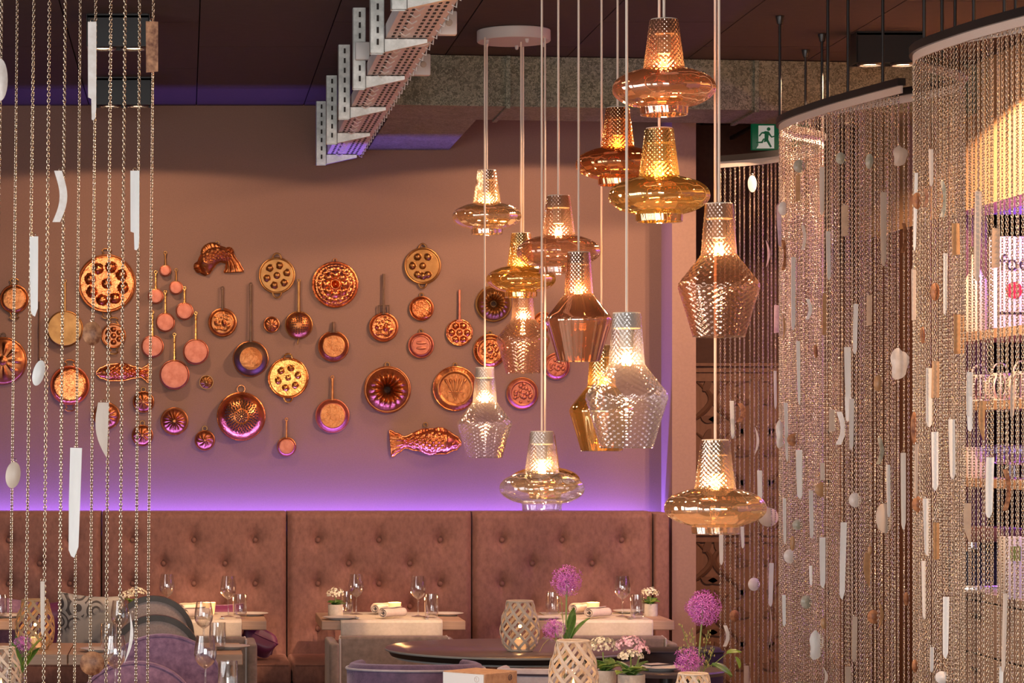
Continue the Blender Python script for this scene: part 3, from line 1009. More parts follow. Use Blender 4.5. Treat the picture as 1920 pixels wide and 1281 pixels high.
def wheel(n, rr, ph=90):
    return [(rr * math.cos(rad(ph + 360 * k / n)), rr * math.sin(rad(ph + 360 * k / n))) for k in range(n)]


def ware(name, px, py, r, label, body, m, rim=None, rim_r=0.0045, nr=26, nt=56, grp=None):
    t = thing(name, label, body, (X(px, WD), WY - 0.003, Z(py, WD)), group=grp)
    return t, r * kk


def body(t, R_, hf, m, rim=None, nr=26, nt=56, rim_r=0.0042, nm='body'):
    b = obj(nm, MB().relief(R_, hf, nr, nt), m, t, angle=60)
    if rim is not None:
        obj('rim', MB().torus((0, -0.010, 0), R_, rim_r, 48, 8), rim, t)
    return b


# --- small saucepans with brass handles
for (px, py, r, top, lab) in ((310, 508, 10, 472, 'smallest pink copper saucepan bottom with brass handle, topmost of the cluster'),
                              (330, 540, 12, 504, 'tiny pink copper saucepan, brass handle, right under the smallest one'),
                              (292, 556, 13.5, 508, 'tiny pink copper saucepan, brass handle, beside the large dimpled pan'),
                              (346, 584, 15.5, 538, 'small pink copper saucepan in line below the two tiniest ones'),
                              (310, 605, 17, 545, 'small pink copper saucepan in the middle of the cluster'),
                              (286, 650, 20, 583, 'medium pink copper saucepan beside the small dimpled pan'),
                              (367, 660, 23, 585, 'medium pink copper saucepan above the small swirl mould'),
                              (327, 703, 27, 625, 'largest pink copper saucepan of the cluster, beside the straight fish')):
    t, R_ = ware('saucepan', px, py, r, lab, 'saucepan', cop_p, grp='pink copper saucepans')
    body(t, R_, pan_h(R_, R_ * 0.93, 0.035 + R_ * 0.3), cop_p, cop_p, 12, 36)
    stick_handle(t, R_, (py - top) * kk, brass_b if r > 12 else brass_o, 0.006)
t, R_ = ware('saucepan', 537, 838, 17, 'small copper saucepan hanging alone below the gold dimpled pan', 'saucepan', cop_p)
body(t, R_, pan_h(R_, R_ * 0.88, 0.04), cop_p, cop_o, 12, 36)
stick_handle(t, R_, (838 - 784) * kk, cop_o, 0.0055)
# --- skillets
for (px, py, r, top, rb, m, m2, mh, lab) in (
        (122, 617, 33, 525, 0.95, brass_o, brass_o, brass_o, 'flat dull brass griddle disc with straight handle behind the shell chains'),
        (625, 650, 28, 600, 0.72, cop_o, cop_d, iron_d, 'dark copper skillet with short flat handle'),
        (623, 780, 31, 705, 0.74, cop_o, cop_p, cop_o, 'copper skillet with long slim handle and purple lit rim')):
    t, R_ = ware('skillet', px, py, r, lab, 'skillet', m)
    body(t, R_, pan_h(R_, R_ * rb, 0.045), m2, m2, 20, 56)
    obj('pan_bottom', MB().relief(R_ * rb * 0.97, lambda r_, t_: 0.0465, 4, 48, back=-0.04), m, t)
    stick_handle(t, R_, (py - top) * kk, mh, 0.009 if r == 28 else 0.007, ring=r != 28)
t, R_ = ware('skillet', 417, 605, 25, 'dark skillet with embossed picture on its copper bottom', 'skillet', cop_o)
nz = [(R.uniform(-.6, .6), R.uniform(-.6, .6), R.uniform(.08, .2)) for _ in range(26)]


def emb(Rr, h0, am=0.006, rlim=0.7):
    def f(r, t):
        h = pan_h(Rr, Rr * rlim, h0)(r, t)
        if r < Rr * rlim * 0.95:
            x, z = r * math.cos(t) / Rr, r * math.sin(t) / Rr
            for a, b, c in nz:
                d = ((x - a) ** 2 + (z - b) ** 2) / (c * c)
                if d < 1:
                    h += am * (1 - d)
        return h
    return f


body(t, R_, emb(R_, 0.03, 0.004, 0.8), cop_o, cop_d, 30, 64, 0.007)
stick_handle(t, R_, (605 - 538) * kk, iron_d, 0.007)
t, R_ = ware('skillet', 719, 614, 26, 'small skillet with embossed copper bottom, long dark handle and square hook bracket', 'skillet', cop_b)
body(t, R_, emb(R_, 0.035, 0.006, 0.82), cop_b, cop_d, 30, 64, 0.006)
stick_handle(t, R_, (614 - 510) * kk, iron_d, 0.007, ring=False)
obj('hook_bracket', MB().tube([(-0.03, -0.012, R_ - 0.01), (-0.03, -0.014, R_ + 0.045), (0.03, -0.014, R_ + 0.045), (0.03, -0.012, R_ - 0.01)], 0.004, 6), iron_d, t)
# --- round pans with two handles
t, R_ = ware('two_handled_pan', 27, 561, 26, 'small brownish copper pan with open handles above and below, behind chains', 'pan', cop_o)
body(t, R_, pan_h(R_, R_ * 0.82, 0.03), cop_o, cop_d, 16, 48)
loops(t, R_, brass_o, 0.026, True)
t, R_ = ware('two_handled_pan', 131, 723, 36, 'copper gratin pan with curled handles and purple lit rim behind chains', 'pan', cop_b)
body(t, R_, pan_h(R_, R_ * 0.80, 0.04), cop_b, cop_p, 18, 56)
loops(t, R_, cop_o, 0.028, True)
# --- dimpled pancake pans
t, R_ = ware('dimpled_pan', 200, 532, 53, 'large bright copper pan with nine round dimples behind the chains', 'pan', cop_b)
body(t, R_, dimple_h(R_, wheel(8, R_ * 0.60, 75) + [(0, 0)], R_ * 0.185, 0.028), cop_b, cop_d, 54, 110, 0.006)
loops(t, R_, brass_o, 0.028, True)
t, R_ = ware('dimpled_pan', 213, 630, 22, 'small dark dimpled pan with fretwork handles under the large one', 'pan', cop_d)
body(t, R_, dimple_h(R_, wheel(6, R_ * 0.55) + [(0, 0)], R_ * 0.21, 0.014), cop_d, cop_d, 34, 72)
loops(t, R_, brass_o, 0.026, True)
t, R_ = ware('dimpled_pan', 519, 517, 33, 'bronze dimpled pan with oval ring handles beside the curved fish', 'pan', brass_o)
body(t, R_, dimple_h(R_, wheel(6, R_ * 0.58, 75) + [(0, 0)], R_ * 0.19, 0.020), brass_o, brass_o, 40, 84)
loops(t, R_, brass_o, 0.024)
t, R_ = ware('dimpled_pan', 792, 499, 33, 'bronze dimpled pan with flat lug handles above the scales mould', 'pan', brass_o)
body(t, R_, dimple_h(R_, wheel(6, R_ * 0.58, 60)[:5] + [(0, 0), (0, -R_ * .58)], R_ * 0.19, 0.020), brass_o, brass_o, 40, 84, 0.006)
loops(t, R_, brass_o, 0.022)
t, R_ = ware('dimpled_pan', 540, 709, 37, 'shiny gold dimpled pan with ring handles above the lone saucepan', 'pan', brass_b)
body(t, R_, dimple_h(R_, wheel(6, R_ * 0.52, 75) + [(0, 0)], R_ * 0.15, 0.014), brass_b, cop_b, 40, 84, 0.005)
loops(t, R_, brass_b, 0.024)
t, R_ = ware('dimpled_pan', 861, 624, 24, 'small copper dimpled pan with long straight handle', 'pan', cop_b)
body(t, R_, dimple_h(R_, wheel(6, R_ * 0.6, 60) + [(0, 0)], R_ * 0.25, 0.016), cop_b, cop_b, 40, 84)
stick_handle(t, R_, (624 - 540) * kk, cop_p, 0.007, False)


# --- fluted and ring moulds
def flute(Rr, n, h, r0=0.0, tw=0.0, amp=0.22):
    def f(r, t):
        q = r / Rr
        if r0:
            if q < r0:
                return 0.004
            c = (q - r0) / (0.93 - r0)
            base = math.sin(PI * min(max(c, 0), 1)) ** 0.65 if c < 1 else 0
        else:
            base = math.sqrt(max(0, 1 - min(q / 0.93, 1) ** 2))
        mod = 1 - amp + amp * abs(math.cos(n * t / 2 + tw * q)) * 1.0
        if q < 0.12 and not r0:
            mod = 1
        return 0.008 + h * base * mod
    return f


for (px, py, r, n, h, r0, tw, m, rim, lab, ring) in (
        (726, 731, 43, 16, 0.075, 0.16, 0.0, cop_o, cop_d, 'large fluted ring cake mould with dark centre and purple lit edge', True),
        (925, 570, 33, 18, 0.055, 0.17, 2.6, brass_o, brass_o, 'swirled bronze ring cake mould behind the gold pendant', False),
        (387, 717, 13, 10, 0.025, 0, 4.0, brass_o, None, 'tiny swirl mould between the saucepans and colander', False),
        (269, 754, 19, 8, 0.03, 0, 0, cop_d, cop_d, 'small dark flower mould below the straight fish tail', True),
        (200, 780, 24, 10, 0.045, 0, 0, cop_d, cop_d, 'domed dark copper mould behind the curved tusk shell', False),
        (267, 817, 19, 8, 0.035, 0, 1.0, cop_d, cop_d, 'small purple lit flower mould beside the ribbed jelly mould', True),
        (327, 790, 25, 16, 0.05, 0, 0, cop_d, cop_d, 'domed fluted jelly mould with many ribs', False),
        (384, 826, 18, 8, 0.04, 0, 3.0, cop_d, cop_d, 'small twisted dark mould beside the colander', True),
        (509, 609, 14, 8, 0.022, 0, 0, cop_d, cop_d, 'tiny embossed flower mould beside the ladle strainer', False)):
    t, R_ = ware('cake_mould', px, py, r, lab, 'mould', m)
    body(t, R_, flute(R_, n, h, r0, tw), m, rim, 30, 120 if r > 30 else 72)
    if r0:
        obj('centre_hole', MB().relief(R_ * r0 * 0.9, lambda r_, t_: 0.0055, 3, 24, back=-0.001), hole_m, t)
    if ring:
        ring_top(t, R_)


def rosette(Rr):
    def f(r, t):
        q = r / Rr
        h = 0.014 + 0.035 * math.sqrt(max(0, 1 - q * q))
        if q < 0.14:
            return h + 0.01 * math.cos(q / 0.14 * PI)
        if q < 0.26:
            return h + 0.008 * math.sin((q - 0.14) / 0.12 * PI)
        if q < 0.62:
            return h + 0.013 * abs(math.cos(4 * t)) ** 0.7 * math.sin((q - 0.26) / 0.36 * PI)
        if q < 0.82:
            return h + 0.007 * abs(math.cos(8 * t + 0.4)) * math.sin((q - 0.62) / 0.2 * PI)
        if q < 0.95:
            return h + 0.004 * abs(math.cos(20 * t)) * math.sin((q - 0.82) / 0.13 * PI)
        return 0.012
    return f


t, R_ = ware('rosette_mould', 628, 534, 42, 'shiny copper mould embossed with a large rosette', 'mould', cop_b)
body(t, R_, rosette(R_), cop_b, cop_b, 50, 140, 0.005)
ring_top(t, R_, cop_o, 0.010)
t, R_ = ware('flower_mould', 6, 677, 43, 'large dark mould with long petals, cut by the picture chains', 'mould', cop_d)


def petals(r, t, R_=R_):
    q = r / R_
    h = 0.012 + 0.03 * math.sqrt(max(0, 1 - q * q))
    if q < 0.2:
        return h + 0.012 * (1 - (q / 0.2) ** 2)
    if q < 0.85:
        return h + 0.010 * max(0, math.cos(9 * t)) * math.sin((q - 0.2) / 0.65 * PI)
    return h


body(t, R_, petals, cop_d, cop_d, 36, 110, 0.006)
t['label'] = 'large dark round mould embossed with long petals behind the chains'
ring_top(t, R_, iron_d, 0.014)


def plaque(px, py, r, lab, m, rim, motif, ring=True):
    t, R_ = ware('round_mould', px, py, r, lab, 'mould', m)

    def f(r_, t_, R_=R_):
        q = r_ / R_
        if q < 0.72:
            return 0.020
        if q < 0.80:
            return 0.026
        return 0.026 - 0.016 * (q - 0.8) / 0.2 + 0.002 * math.cos(40 * t_)
    body(t, R_, f, m, rim, 24, 96)
    if motif:
        mb = MB()
        motif(mb, R_)
        obj('embossed_motif', mb, m, t)
    if ring:
        ring_top(t, R_, brass_o, 0.011)
    return t, R_


def scales(mb, R_):
    a = rad(-28)
    mb.tube([(-R_ * .55, -0.022, R_ * .35), (R_ * .55, -0.022, -R_ * .2)], 0.004, 6)
    mb.tube([(0, -0.022, R_ * .5), (0, -0.022, -R_ * .45)], 0.0035, 6)
    for cx, cz in ((-R_ * .5, R_ * .32), (R_ * .5, -R_ * .17)):
        for q in (-1, 1):
            mb.tube([(cx, -0.022, cz), (cx + q * R_ * .2, -0.022, cz - R_ * .38)], 0.002, 5)
        mb.tube(arc(cx, cz - R_ * .36, R_ * .22, 180, 360, 8, -0.023, 1, 0.7), 0.004, 6)


def fishes(mb, R_):
    for cz, f in ((R_ * .2, 1), (-R_ * .22, -1)):
        mb.ball((0, -0.021, cz), R_ * 0.36, 14, 8, (1.2, 0.16, 0.42))
        mb.prism([(f * R_ * .36, cz), (f * R_ * .62, cz + R_ * .18), (f * R_ * .55, cz), (f * R_ * .62, cz - R_ * .18)][::(-1 if f > 0 else 1)], -0.026, -0.018)


def wreath(mb, R_):
    for k in range(9):
        a = 2 * PI * k / 9
        mb.ball((R_ * .42 * math.cos(a), -0.021, R_ * .42 * math.sin(a)), R_ * 0.15, 10, 6, (1, 0.4, 1))
    mb.ball((0, -0.021, 0), R_ * 0.2, 12, 6, (1, 0.5, 1))


def lumps(mb, R_):
    rr = random.Random(3)
    for k in range(30):
        a, q = rr.uniform(0, 2 * PI), rr.uniform(0, .62)
        mb.ball((R_ * q * math.cos(a), -0.021, R_ * q * math.sin(a)), R_ * rr.uniform(.07, .15), 8, 6, (1, 0.45, 1))


def sheaf(mb, R_):
    for k in (-2, -1, 0, 1, 2):
        mb.tube(catmull([(0, -0.022, -R_ * .55), (k * R_ * .12, -0.024, 0), (k * R_ * .24, -0.022, R_ * .45)], 5), [0.003] * 5 + [0.004] * 3 + [0.007, 0.008, 0.003], 6)
    mb.tube([(-R_ * .3, -0.022, -R_ * .15), (R_ * .3, -0.022, -R_ * .15)], 0.004, 6)


plaque(790, 579, 22, 'round copper mould embossed with a pair of scales', cop_b, cop_d, scales)
plaque(789, 648, 23, 'round copper mould embossed with two fish', cop_p, cop_p, fishes)
plaque(918, 658, 30, 'gold copper mould with raised wreath behind the amber pendant', cop_b, cop_o, wreath)
plaque(853, 729, 41, 'large round copper dish embossed with a sheaf', cop_o, cop_b, sheaf)
plaque(979, 738, 29, 'small copper mould with lumpy fruit relief below the amber pendant', cop_p, cop_d, lumps, False)
plaque(1043, 687, 24, 'copper mould half hidden behind the copper mirror pendant', cop_p, cop_p, lumps, False)
plaque(1018, 604, 18, 'small copper mould tucked behind the pendant cords', cop_b, cop_o, wreath, False)
# --- colander
t, R_ = ware('colander', 452, 781, 44, 'big domed copper colander with rows of holes and hanging ring', 'colander', cop_b)
dome = lambda r, R_=R_: 0.014 + 0.10 * (math.sqrt(max(0, 1.0 - (r / (R_ * 1.0)) ** 2)) if r < R_ else 0)
body(t, R_, lambda r, t_: dome(r), cop_b, cop_b, 30, 80, 0.006)
mb = MB()
for i in range(1, 10):
    q = 0.075 * i
    n = int(5 * i ** 0.85) + 2
    if i in (4,):
        continue
    for k in range(n):
        a = 2 * PI * k / n + i * 0.3
        r_ = R_ * q
        c = Vector((r_ * math.cos(a), -dome(r_) - 0.0012, r_ * math.sin(a)))
        mb.ball(c, 0.0052, 6, 4, (1, 0.6, 1))
ho = obj('drain_holes', mb, hole_m, t)
ho['kind'] = 'stuff'
ring_top(t, R_, cop_b, 0.022)
# --- ladles
t, R_ = ware('ladle', 470, 673, 32, 'round bowled ladle with very long dark iron handle', 'ladle', cop_o)
body(t, R_, lambda r, t_, R_=R_: 0.01 + 0.075 * math.sqrt(max(0, 1 - (r / R_) ** 2)), iron_d, cop_d, 18, 48, 0.006)
obj('bowl_base', MB().relief(R_ * 0.66, lambda r, t_: 0.082 + 0.006 * (1 - (r / (R_ * .66)) ** 2), 10, 40, back=-0.05), cop_o, t)
stick_handle(t, R_, (673 - 531) * kk, iron_d, 0.008)
t, R_ = ware('strainer_ladle', 560, 610, 25, 'domed perforated strainer ladle with brass handle and hook', 'ladle', brass_o)
dm2 = lambda r, R_=R_: 0.01 + 0.06 * math.sqrt(max(0, 1 - (r / R_) ** 2))
body(t, R_, lambda r, t_: dm2(r), cop_o, brass_o, 18, 48, 0.004)
mb = MB()
for i in (2, 3, 4, 5):
    for k in range(4 * i):
        a = 2 * PI * k / (4 * i)
        r_ = R_ * 0.13 * i
        mb.ball((r_ * math.cos(a), -dm2(r_) - 0.001, r_ * math.sin(a)), 0.0034, 6, 4)
ho = obj('drain_holes', mb, hole_m, t)
ho['kind'] = 'stuff'
stick_handle(t, R_, (610 - 524) * kk, brass_o, 0.0085)
obj('bottom_hook', MB().tube([(0, -0.012, -R_ + 0.004), (-0.006, -0.018, -R_ - 0.02), (-0.008, -0.014, -R_ - 0.034)], 0.004, 6), brass_o, t)
t = thing('skimmer', 'thin dark iron skimmer with long rod beside the brass griddle', 'ladle', (X(73, WD), WY - 0.003, Z(700, WD)))
obj('rod', MB().tube([(0, -0.012, 0.02), (0.002, -0.012, (700 - 566) * kk)], 0.0042, 8), iron_d, t)
obj('scoop', MB().relief(0.034, lambda r, t_: 0.008 + 0.012 * math.sqrt(max(0, 1 - (r / 0.034) ** 2)), 8, 28), iron_d, t)
obj('hook', MB().tube(arc(-0.026, 0.004, 0.012, 0, 230, 8, -0.012), 0.003, 6), iron_d, t)


# --- fish moulds
def fish_mesh(path, halfw, H, flip=1, nv=26, scale_n=22, head=0.24, tail=0.80):
    """path(s)->(x,z), halfw(s), relief H(s); scaled body, smooth head, ribbed tail"""
    mb = MB()
    ns = 120

    def fn(v, s_):
        x, z = path(s_)
        x2, z2 = path(min(1, s_ + 0.01))
        x1, z1 = path(max(0, s_ - 0.01))
        d = Vector((x2 - x1, z2 - z1))
        d.normalize()
        n_ = Vector((-d.y, d.x))
        q = 2 * v - 1
        wv = halfw(s_)
        h = H(s_) * math.sqrt(max(0, 1 - q * q))
        e = max(0, 1 - abs(q) ** 4)
        if head < s_ < tail:
            a = s_ * scale_n * 1.0
            b = q * 4.5
            h += 0.012 * e * (abs(math.sin(PI * (a + b) * 0.5)) * abs(math.sin(PI * (a - b) * 0.5))) ** 0.8
        elif s_ >= tail:
            h += 0.005 * e * (0.5 + 0.5 * math.cos(q * 22))
        else:
            if abs(s_ - head * 0.93) < 0.02:
                h += 0.006 * e
            if (s_ - head * 0.42) ** 2 / 0.0009 + (q - 0.28) ** 2 / 0.03 < 1:
                h += 0.008
        return (x + n_.x * wv * q, -0.008 - h, z + n_.y * wv * q)
    mb.grid(nv, ns, fn)
    return mb


def fish_edge(path, halfw, n=60):
    L, Rr_ = [], []
    for k in range(n + 1):
        s_ = k / n
        x, z = path(s_)
        x2, z2 = path(min(1, s_ + 0.01))
        x1, z1 = path(max(0, s_ - 0.01))
        d = Vector((x2 - x1, z2 - z1)).normalized()
        wv = halfw(s_) + 0.004
        L.append((x - d.y * wv, -0.004, z + d.x * wv))
        Rr_.append((x + d.y * wv, -0.004, z - d.x * wv))
    return L + Rr_[::-1]


def fin(mb, path, halfw, s0, s1, hgt, side):
    def fn(u_, v):
        s_ = s0 + (s1 - s0) * u_
        x, z = path(s_)
        x2, z2 = path(min(1, s_ + 0.01))
        x1, z1 = path(max(0, s_ - 0.01))
        d = Vector((x2 - x1, z2 - z1)).normalized()
        n_ = Vector((-d.y, d.x)) * side
        wv = halfw(s_) * 0.9 + v * hgt * math.sin(PI * (0.12 + 0.88 * u_)) ** 0.6
        return (x + n_.x * wv, -0.010 - 0.012 * (1 - v * v) - 0.003 * math.cos(u_ * 40), z + n_.y * wv)
    mb.grid(24, 8, fn)


def lerp_tab(tab):
    def f(s_):
        for (a, va), (b, vb) in zip(tab, tab[1:]):
            if s_ <= b:
                q = (s_ - a) / (b - a)
                q = q * q * (3 - 2 * q)
                return va + (vb - va) * q
        return tab[-1][1]
    return f


def fish(name, px, py, label, path, halfw, H, m, fins, scale_n, ring=None, m_edge=None):
    t = thing(name, label, 'mould', (X(px, WD), WY - 0.003, Z(py, WD)))
    obj('body', fish_mesh(path, halfw, H, scale_n=scale_n), m, t, angle=70)
    obj('rim', MB().tube(fish_edge(path, halfw), 0.005, 6, closed=True), m_edge or m, t)
    for f_ in fins:
        mb = MB()
        fin(mb, path, halfw, *f_)
        obj('fin', mb, m, t, angle=70)
    if ring:
        obj('hanging_ring', MB().torus((ring[0], -0.006, ring[1]), 0.011, 0.003, 18, 6), brass_o, t)
    return t


fl = 131 * kk
hw = lerp_tab([(0, 0.006), (0.06, 0.035), (0.22, 0.062), (0.42, 0.068), (0.65, 0.045), (0.80, 0.028), (0.90, 0.05), (1.0, 0.072)])
Hh = lerp_tab([(0, 0.02), (0.25, 0.05), (0.5, 0.05), (0.8, 0.022), (1, 0.012)])
fish('fish_mould', 798, 830, 'plump copper fish mould lying level, lit purple from below', lambda s_: (fl * (0.5 - s_), 0.012 * math.sin(PI * s_) - 0.006), hw, Hh, cop_b,
     [(0.20, 0.42, 0.026, -1), (0.46, 0.70, 0.024, -1), (0.35, 0.62, 0.018, 1)], 22, (0.0, 0.103))
fl2 = 97 * kk
hw2 = lerp_tab([(0, 0.006), (0.08, 0.026), (0.25, 0.043), (0.5, 0.044), (0.75, 0.028), (0.86, 0.02), (0.95, 0.035), (1.0, 0.052)])
fish('fish_mould', 230, 700, 'slender copper fish mould hanging level behind the shell chains', lambda s_: (fl2 * (s_ - 0.5), 0.006 * math.sin(PI * s_)), hw2, lerp_tab([(0, 0.016), (0.3, 0.035), (0.6, 0.034), (0.85, 0.016), (1, 0.01)]), cop_b,
     [(0.4, 0.65, 0.014, 1)], 20)


def bend(s_):
    a = rad(205 - 205 * min(s_, 1.0))
    return ((0.072 + 0.012 * s_) * math.cos(a) + 0.004, 0.080 * math.sin(a) - 0.035 - (0.02 * max(0, s_ - .8) / .2))


hw3 = lerp_tab([(0, 0.012), (0.08, 0.032), (0.2, 0.045), (0.45, 0.047), (0.7, 0.036), (0.83, 0.027), (0.92, 0.038), (1.0, 0.052)])
fish('fish_mould', 409, 492, 'dark copper curved fish mould bent like an arch', bend, hw3, lerp_tab([(0, 0.02), (0.25, 0.042), (0.6, 0.04), (0.85, 0.02), (1, 0.012)]), cop_o,
     [(0.06, 0.22, 0.036, 1), (0.32, 0.60, 0.034, 1), (0.66, 0.80, 0.026, 1)], 22, (-0.005, 0.108), cop_d)

# ================================================================== PENDANT LAMPS
GA = 0.32 / 195.0       # metres per drawing unit of the flat lamp
GB = 0.25 / 158.0


def dens(prof, step):
    out = [prof[0]]
    for (r0, z0), (r1, z1) in zip(prof, prof[1:]):
        n = max(1, int(math.hypot(r1 - r0, z1 - z0) / step))
        for k in range(1, n + 1):
            out.append((r0 + (r1 - r0) * k / n, z0 + (z1 - z0) * k / n))
    return out


def smoothp(pts, n=6):
    return [(v[0], v[2]) for v in catmull([(a, 0, b) for a, b in pts], n)]


flat_prof = [(27, 0), (38.5, -90)] + smoothp([(40, -93), (58, -97), (80, -106), (93, -117), (97.5, -129), (95, -140), (84, -151), (66, -160), (50, -164)], 8) + [(45, -166), (44, -180)]
flat_prof = dens([(r * GA, z * GA) for r, z in flat_prof], 0.0026)
dia_prof = [(27, 0), (34.5, -98)] + smoothp([(37, -103), (50, -119), (64, -137), (75, -151), (79, -161), (77, -171), (70, -193), (60, -226), (50, -260)], 8)
dia_prof = dens([(r * GB, z * GB) for r, z in dia_prof], 0.0026)


def hob(neck_z, pitch, amp_neck, amp_body, twist):
    def fn(r, z, t):
        if z > neck_z:
            n = 22
            return r + amp_neck * math.cos(n * t) * math.cos(z / pitch)
        n = 18
        if twist:
            return r + amp_body * math.cos(n * t + z / 0.030)
        return r + amp_body * math.cos(22 * t) * math.cos(z / pitch)
    return fn


flat_me = MB().lathe(flat_prof, 132, fn=hob(-91 * GA, 0.0024, 0.0011, 0.0011, True)).mesh('glass_shade', True, 80)
dia_me = MB().lathe(dia_prof, 132, fn=hob(-100 * GB, 0.0027, 0.0010, 0.0018, False)).mesh('glass_shade', True, 80)
flu_me = MB().lathe(dia_prof, 132, fn=lambda r, z, t: r + (0.0008 * math.cos(22 * t) * math.cos(z / .0026) if -98 * GB < z else 0.0012 * math.cos(16 * t) * (1 if z < -158 * GB else 0.15))).mesh('glass_shade', True, 80)
rim_me_f = MB().torus((0, 0, -180 * GA), 44 * GA, 0.002, 48, 6, 'z').mesh('shade_rim')
rim_me_d = MB().torus((0, 0, -260 * GB), 50 * GB, 0.002, 48, 6, 'z').mesh('shade_rim')
hold_me = MB().lathe([(0.010, 0.004), (0.0415, 0.003), (0.0425, 0), (0.0435, -0.045), (0.036, -0.048), (0.022, -0.05), (0.020, -0.105), (0.0, -0.106)], 28).mesh('lamp_holder')
bulb_me = MB().lathe([(0.012, 0), (0.014, -0.012), (0.022, -0.03), (0.0245, -0.045), (0.021, -0.06), (0.010, -0.068), (0, -0.070)], 20).mesh('bulb')
fil_me = MB().tube(catmull([(-0.006, 0, -0.02), (-0.008, 0, -0.05), (-0.002, 0, -0.03), (0.002, 0, -0.052), (0.008, 0, -0.028), (0.006, 0, -0.018)], 5), 0.0028, 6).mesh('filament')

G = {
    'rose': glass('rose_mirror_glass', (0.86, 0.46, 0.28), (1.0, 0.74, 0.58), 0.58, 0.42, 0.04, 1.2, 0.035),
    'amber': glass('dark_amber_glass', (0.55, 0.20, 0.06), (1.0, 0.60, 0.32), 0.52, 0.46, 0.04, 1.2, 0.035),
    'gold': glass('gold_mirror_glass', (0.88, 0.56, 0.16), (1.0, 0.80, 0.40), 0.60, 0.40, 0.04, 1.2, 0.035),
    'smoke': glass('smoky_rose_glass', (0.78, 0.56, 0.44), (1.0, 0.84, 0.74), 0.16, 0.70, 0.04, 1.8, 0.025),
    'champ': glass('champagne_mirror_glass', (0.88, 0.64, 0.44), (1.0, 0.88, 0.74), 0.55, 0.45, 0.04, 1.2, 0.035),
    'clear': glass('clear_cut_glass', (0.90, 0.89, 0.91), (1.0, 0.98, 1.0), 0.14, 0.75, 0.04, 1.6, 0.03),
    'copper': glass('copper_mirror_glass', (0.80, 0.44, 0.27), (1.0, 0.74, 0.58), 0.68, 0.32, 0.04, 1.2, 0.035),
}
LIGHT_P = 7.0


def pendant(px, top, d, dyy, shape, gl, label):
    x, yv = X(px, d), Y(d) + dyy
    # keep the drawn place for the shifted depth
    x = (px - VX) * yv / F
    z = HC - (top - VY) * yv / F
    t = thing('pendant_lamp', label, 'pendant lamp', (x, yv, z))
    me = {'flat': flat_me, 'diamond': dia_me, 'fluted': flu_me}[shape]
    sh = link('glass_shade', me, G[gl], t)
    link('shade_rim', rim_me_f if shape == 'flat' else rim_me_d, G['clear'], sh)
    link('lamp_holder', hold_me, holder_m, t)
    b = link('bulb', bulb_me, bulb_gl, t, (0, 0, -0.100))
    link('filament', fil_me, bulb_m, b)
    obj('cord', MB().tube([(0, 0, 0.004), (0, 0, CEIL - 0.06 - z)], 0.0042, 8), cord_m, t)
    l = bpy.data.lights.new('bulb_light', 'POINT')
    l.energy = LIGHT_P
    l.color = (1.0, 0.58, 0.27)
    l.shadow_soft_size = 0.02
    o = bpy.data.objects.new('bulb_light', l)
    C.objects.link(o)
    o.parent = t
    o.location = (0, 0, -0.145)


dn, dm, df = 6.67, 8.2, 9.9
pendant(1245, 38, dn, 0.0, 'flat', 'rose', 'flat rose mirrored glass pendant hanging nearest the ceiling')
pendant(1236, 242, dn, 0.18, 'flat', 'gold', 'wide flat gold mirrored glass pendant under the rose one')
pendant(1341, 826, dn, 0.12, 'flat', 'champ', 'wide flat champagne glass pendant hanging lowest, before the chain curtain')
pendant(1348, 383, dn, -0.06, 'diamond', 'smoke', 'large diamond shaped smoky glass pendant before the chain curtain')
pendant(1175, 588, dn, -0.17, 'diamond', 'clear', 'large diamond shaped clear cut glass pendant')
pendant(1158, 203, dm, 0.0, 'flat', 'amber', 'flat dark amber glass pendant behind the gold one')
pendant(1047, 368, dm, 0.0, 'flat', 'smoke', 'flat transparent smoky glass pendant with plainly visible bulb')
pendant(1085, 474, dm, -0.15, 'fluted', 'copper', 'diamond shaped copper mirrored glass pendant with fluted skirt')
pendant(1016, 810, dm, -0.16, 'flat', 'clear', 'flat clear cut glass pendant hanging low before the wall')
pendant(1128, 648, dm, 0.165, 'fluted', 'gold', 'diamond shaped gold mirrored pendant half hidden behind the large clear one')
pendant(913, 320, df, 0.03, 'flat', 'champ', 'small flat rose champagne glass pendant beside the ceiling canopy cords')
pendant(977, 438, df, 0.0, 'flat', 'gold', 'small flat gold mirrored pendant above the smoky diamond one')
pendant(1022, 815, df, -0.14, 'flat', 'gold', 'flat gold mirrored pendant hidden behind the low clear one')
pendant(981, 536, df, 0.165, 'diamond', 'smoke', 'small diamond shaped smoky amber glass pendant')
pendant(909, 690, df, -0.15, 'diamond', 'clear', 'small diamond shaped clear glass pendant before the pan wall')
for d, lab in ((dn, 'round white ceiling canopy of the nearest pendant cluster'), (dm, 'round white ceiling canopy of the middle pendant cluster'), (df, 'round white ceiling canopy of the pendant cluster next to the duct')):
    t = thing('ceiling_canopy', lab, 'lamp canopy', (1.53, Y(d), CEIL - 0.008))
    obj('disc', MB().lathe([(0, 0), (0.168, 0), (0.170, -0.002), (0.170, -0.048), (0.167, -0.052), (0, -0.052)], 56), canopy_m, t)
    for k, (a, b) in enumerate(((-0.12, 0.05), (0.05, -0.1), (0.14, 0.04), (0.03, 0.13), (-0.13, -0.06))):
        obj('cord_grip', MB().lathe([(0.010, -0.052), (0.008, -0.066), (0.005, -0.070)], 12, (a, b, 0)), canopy_m, t)

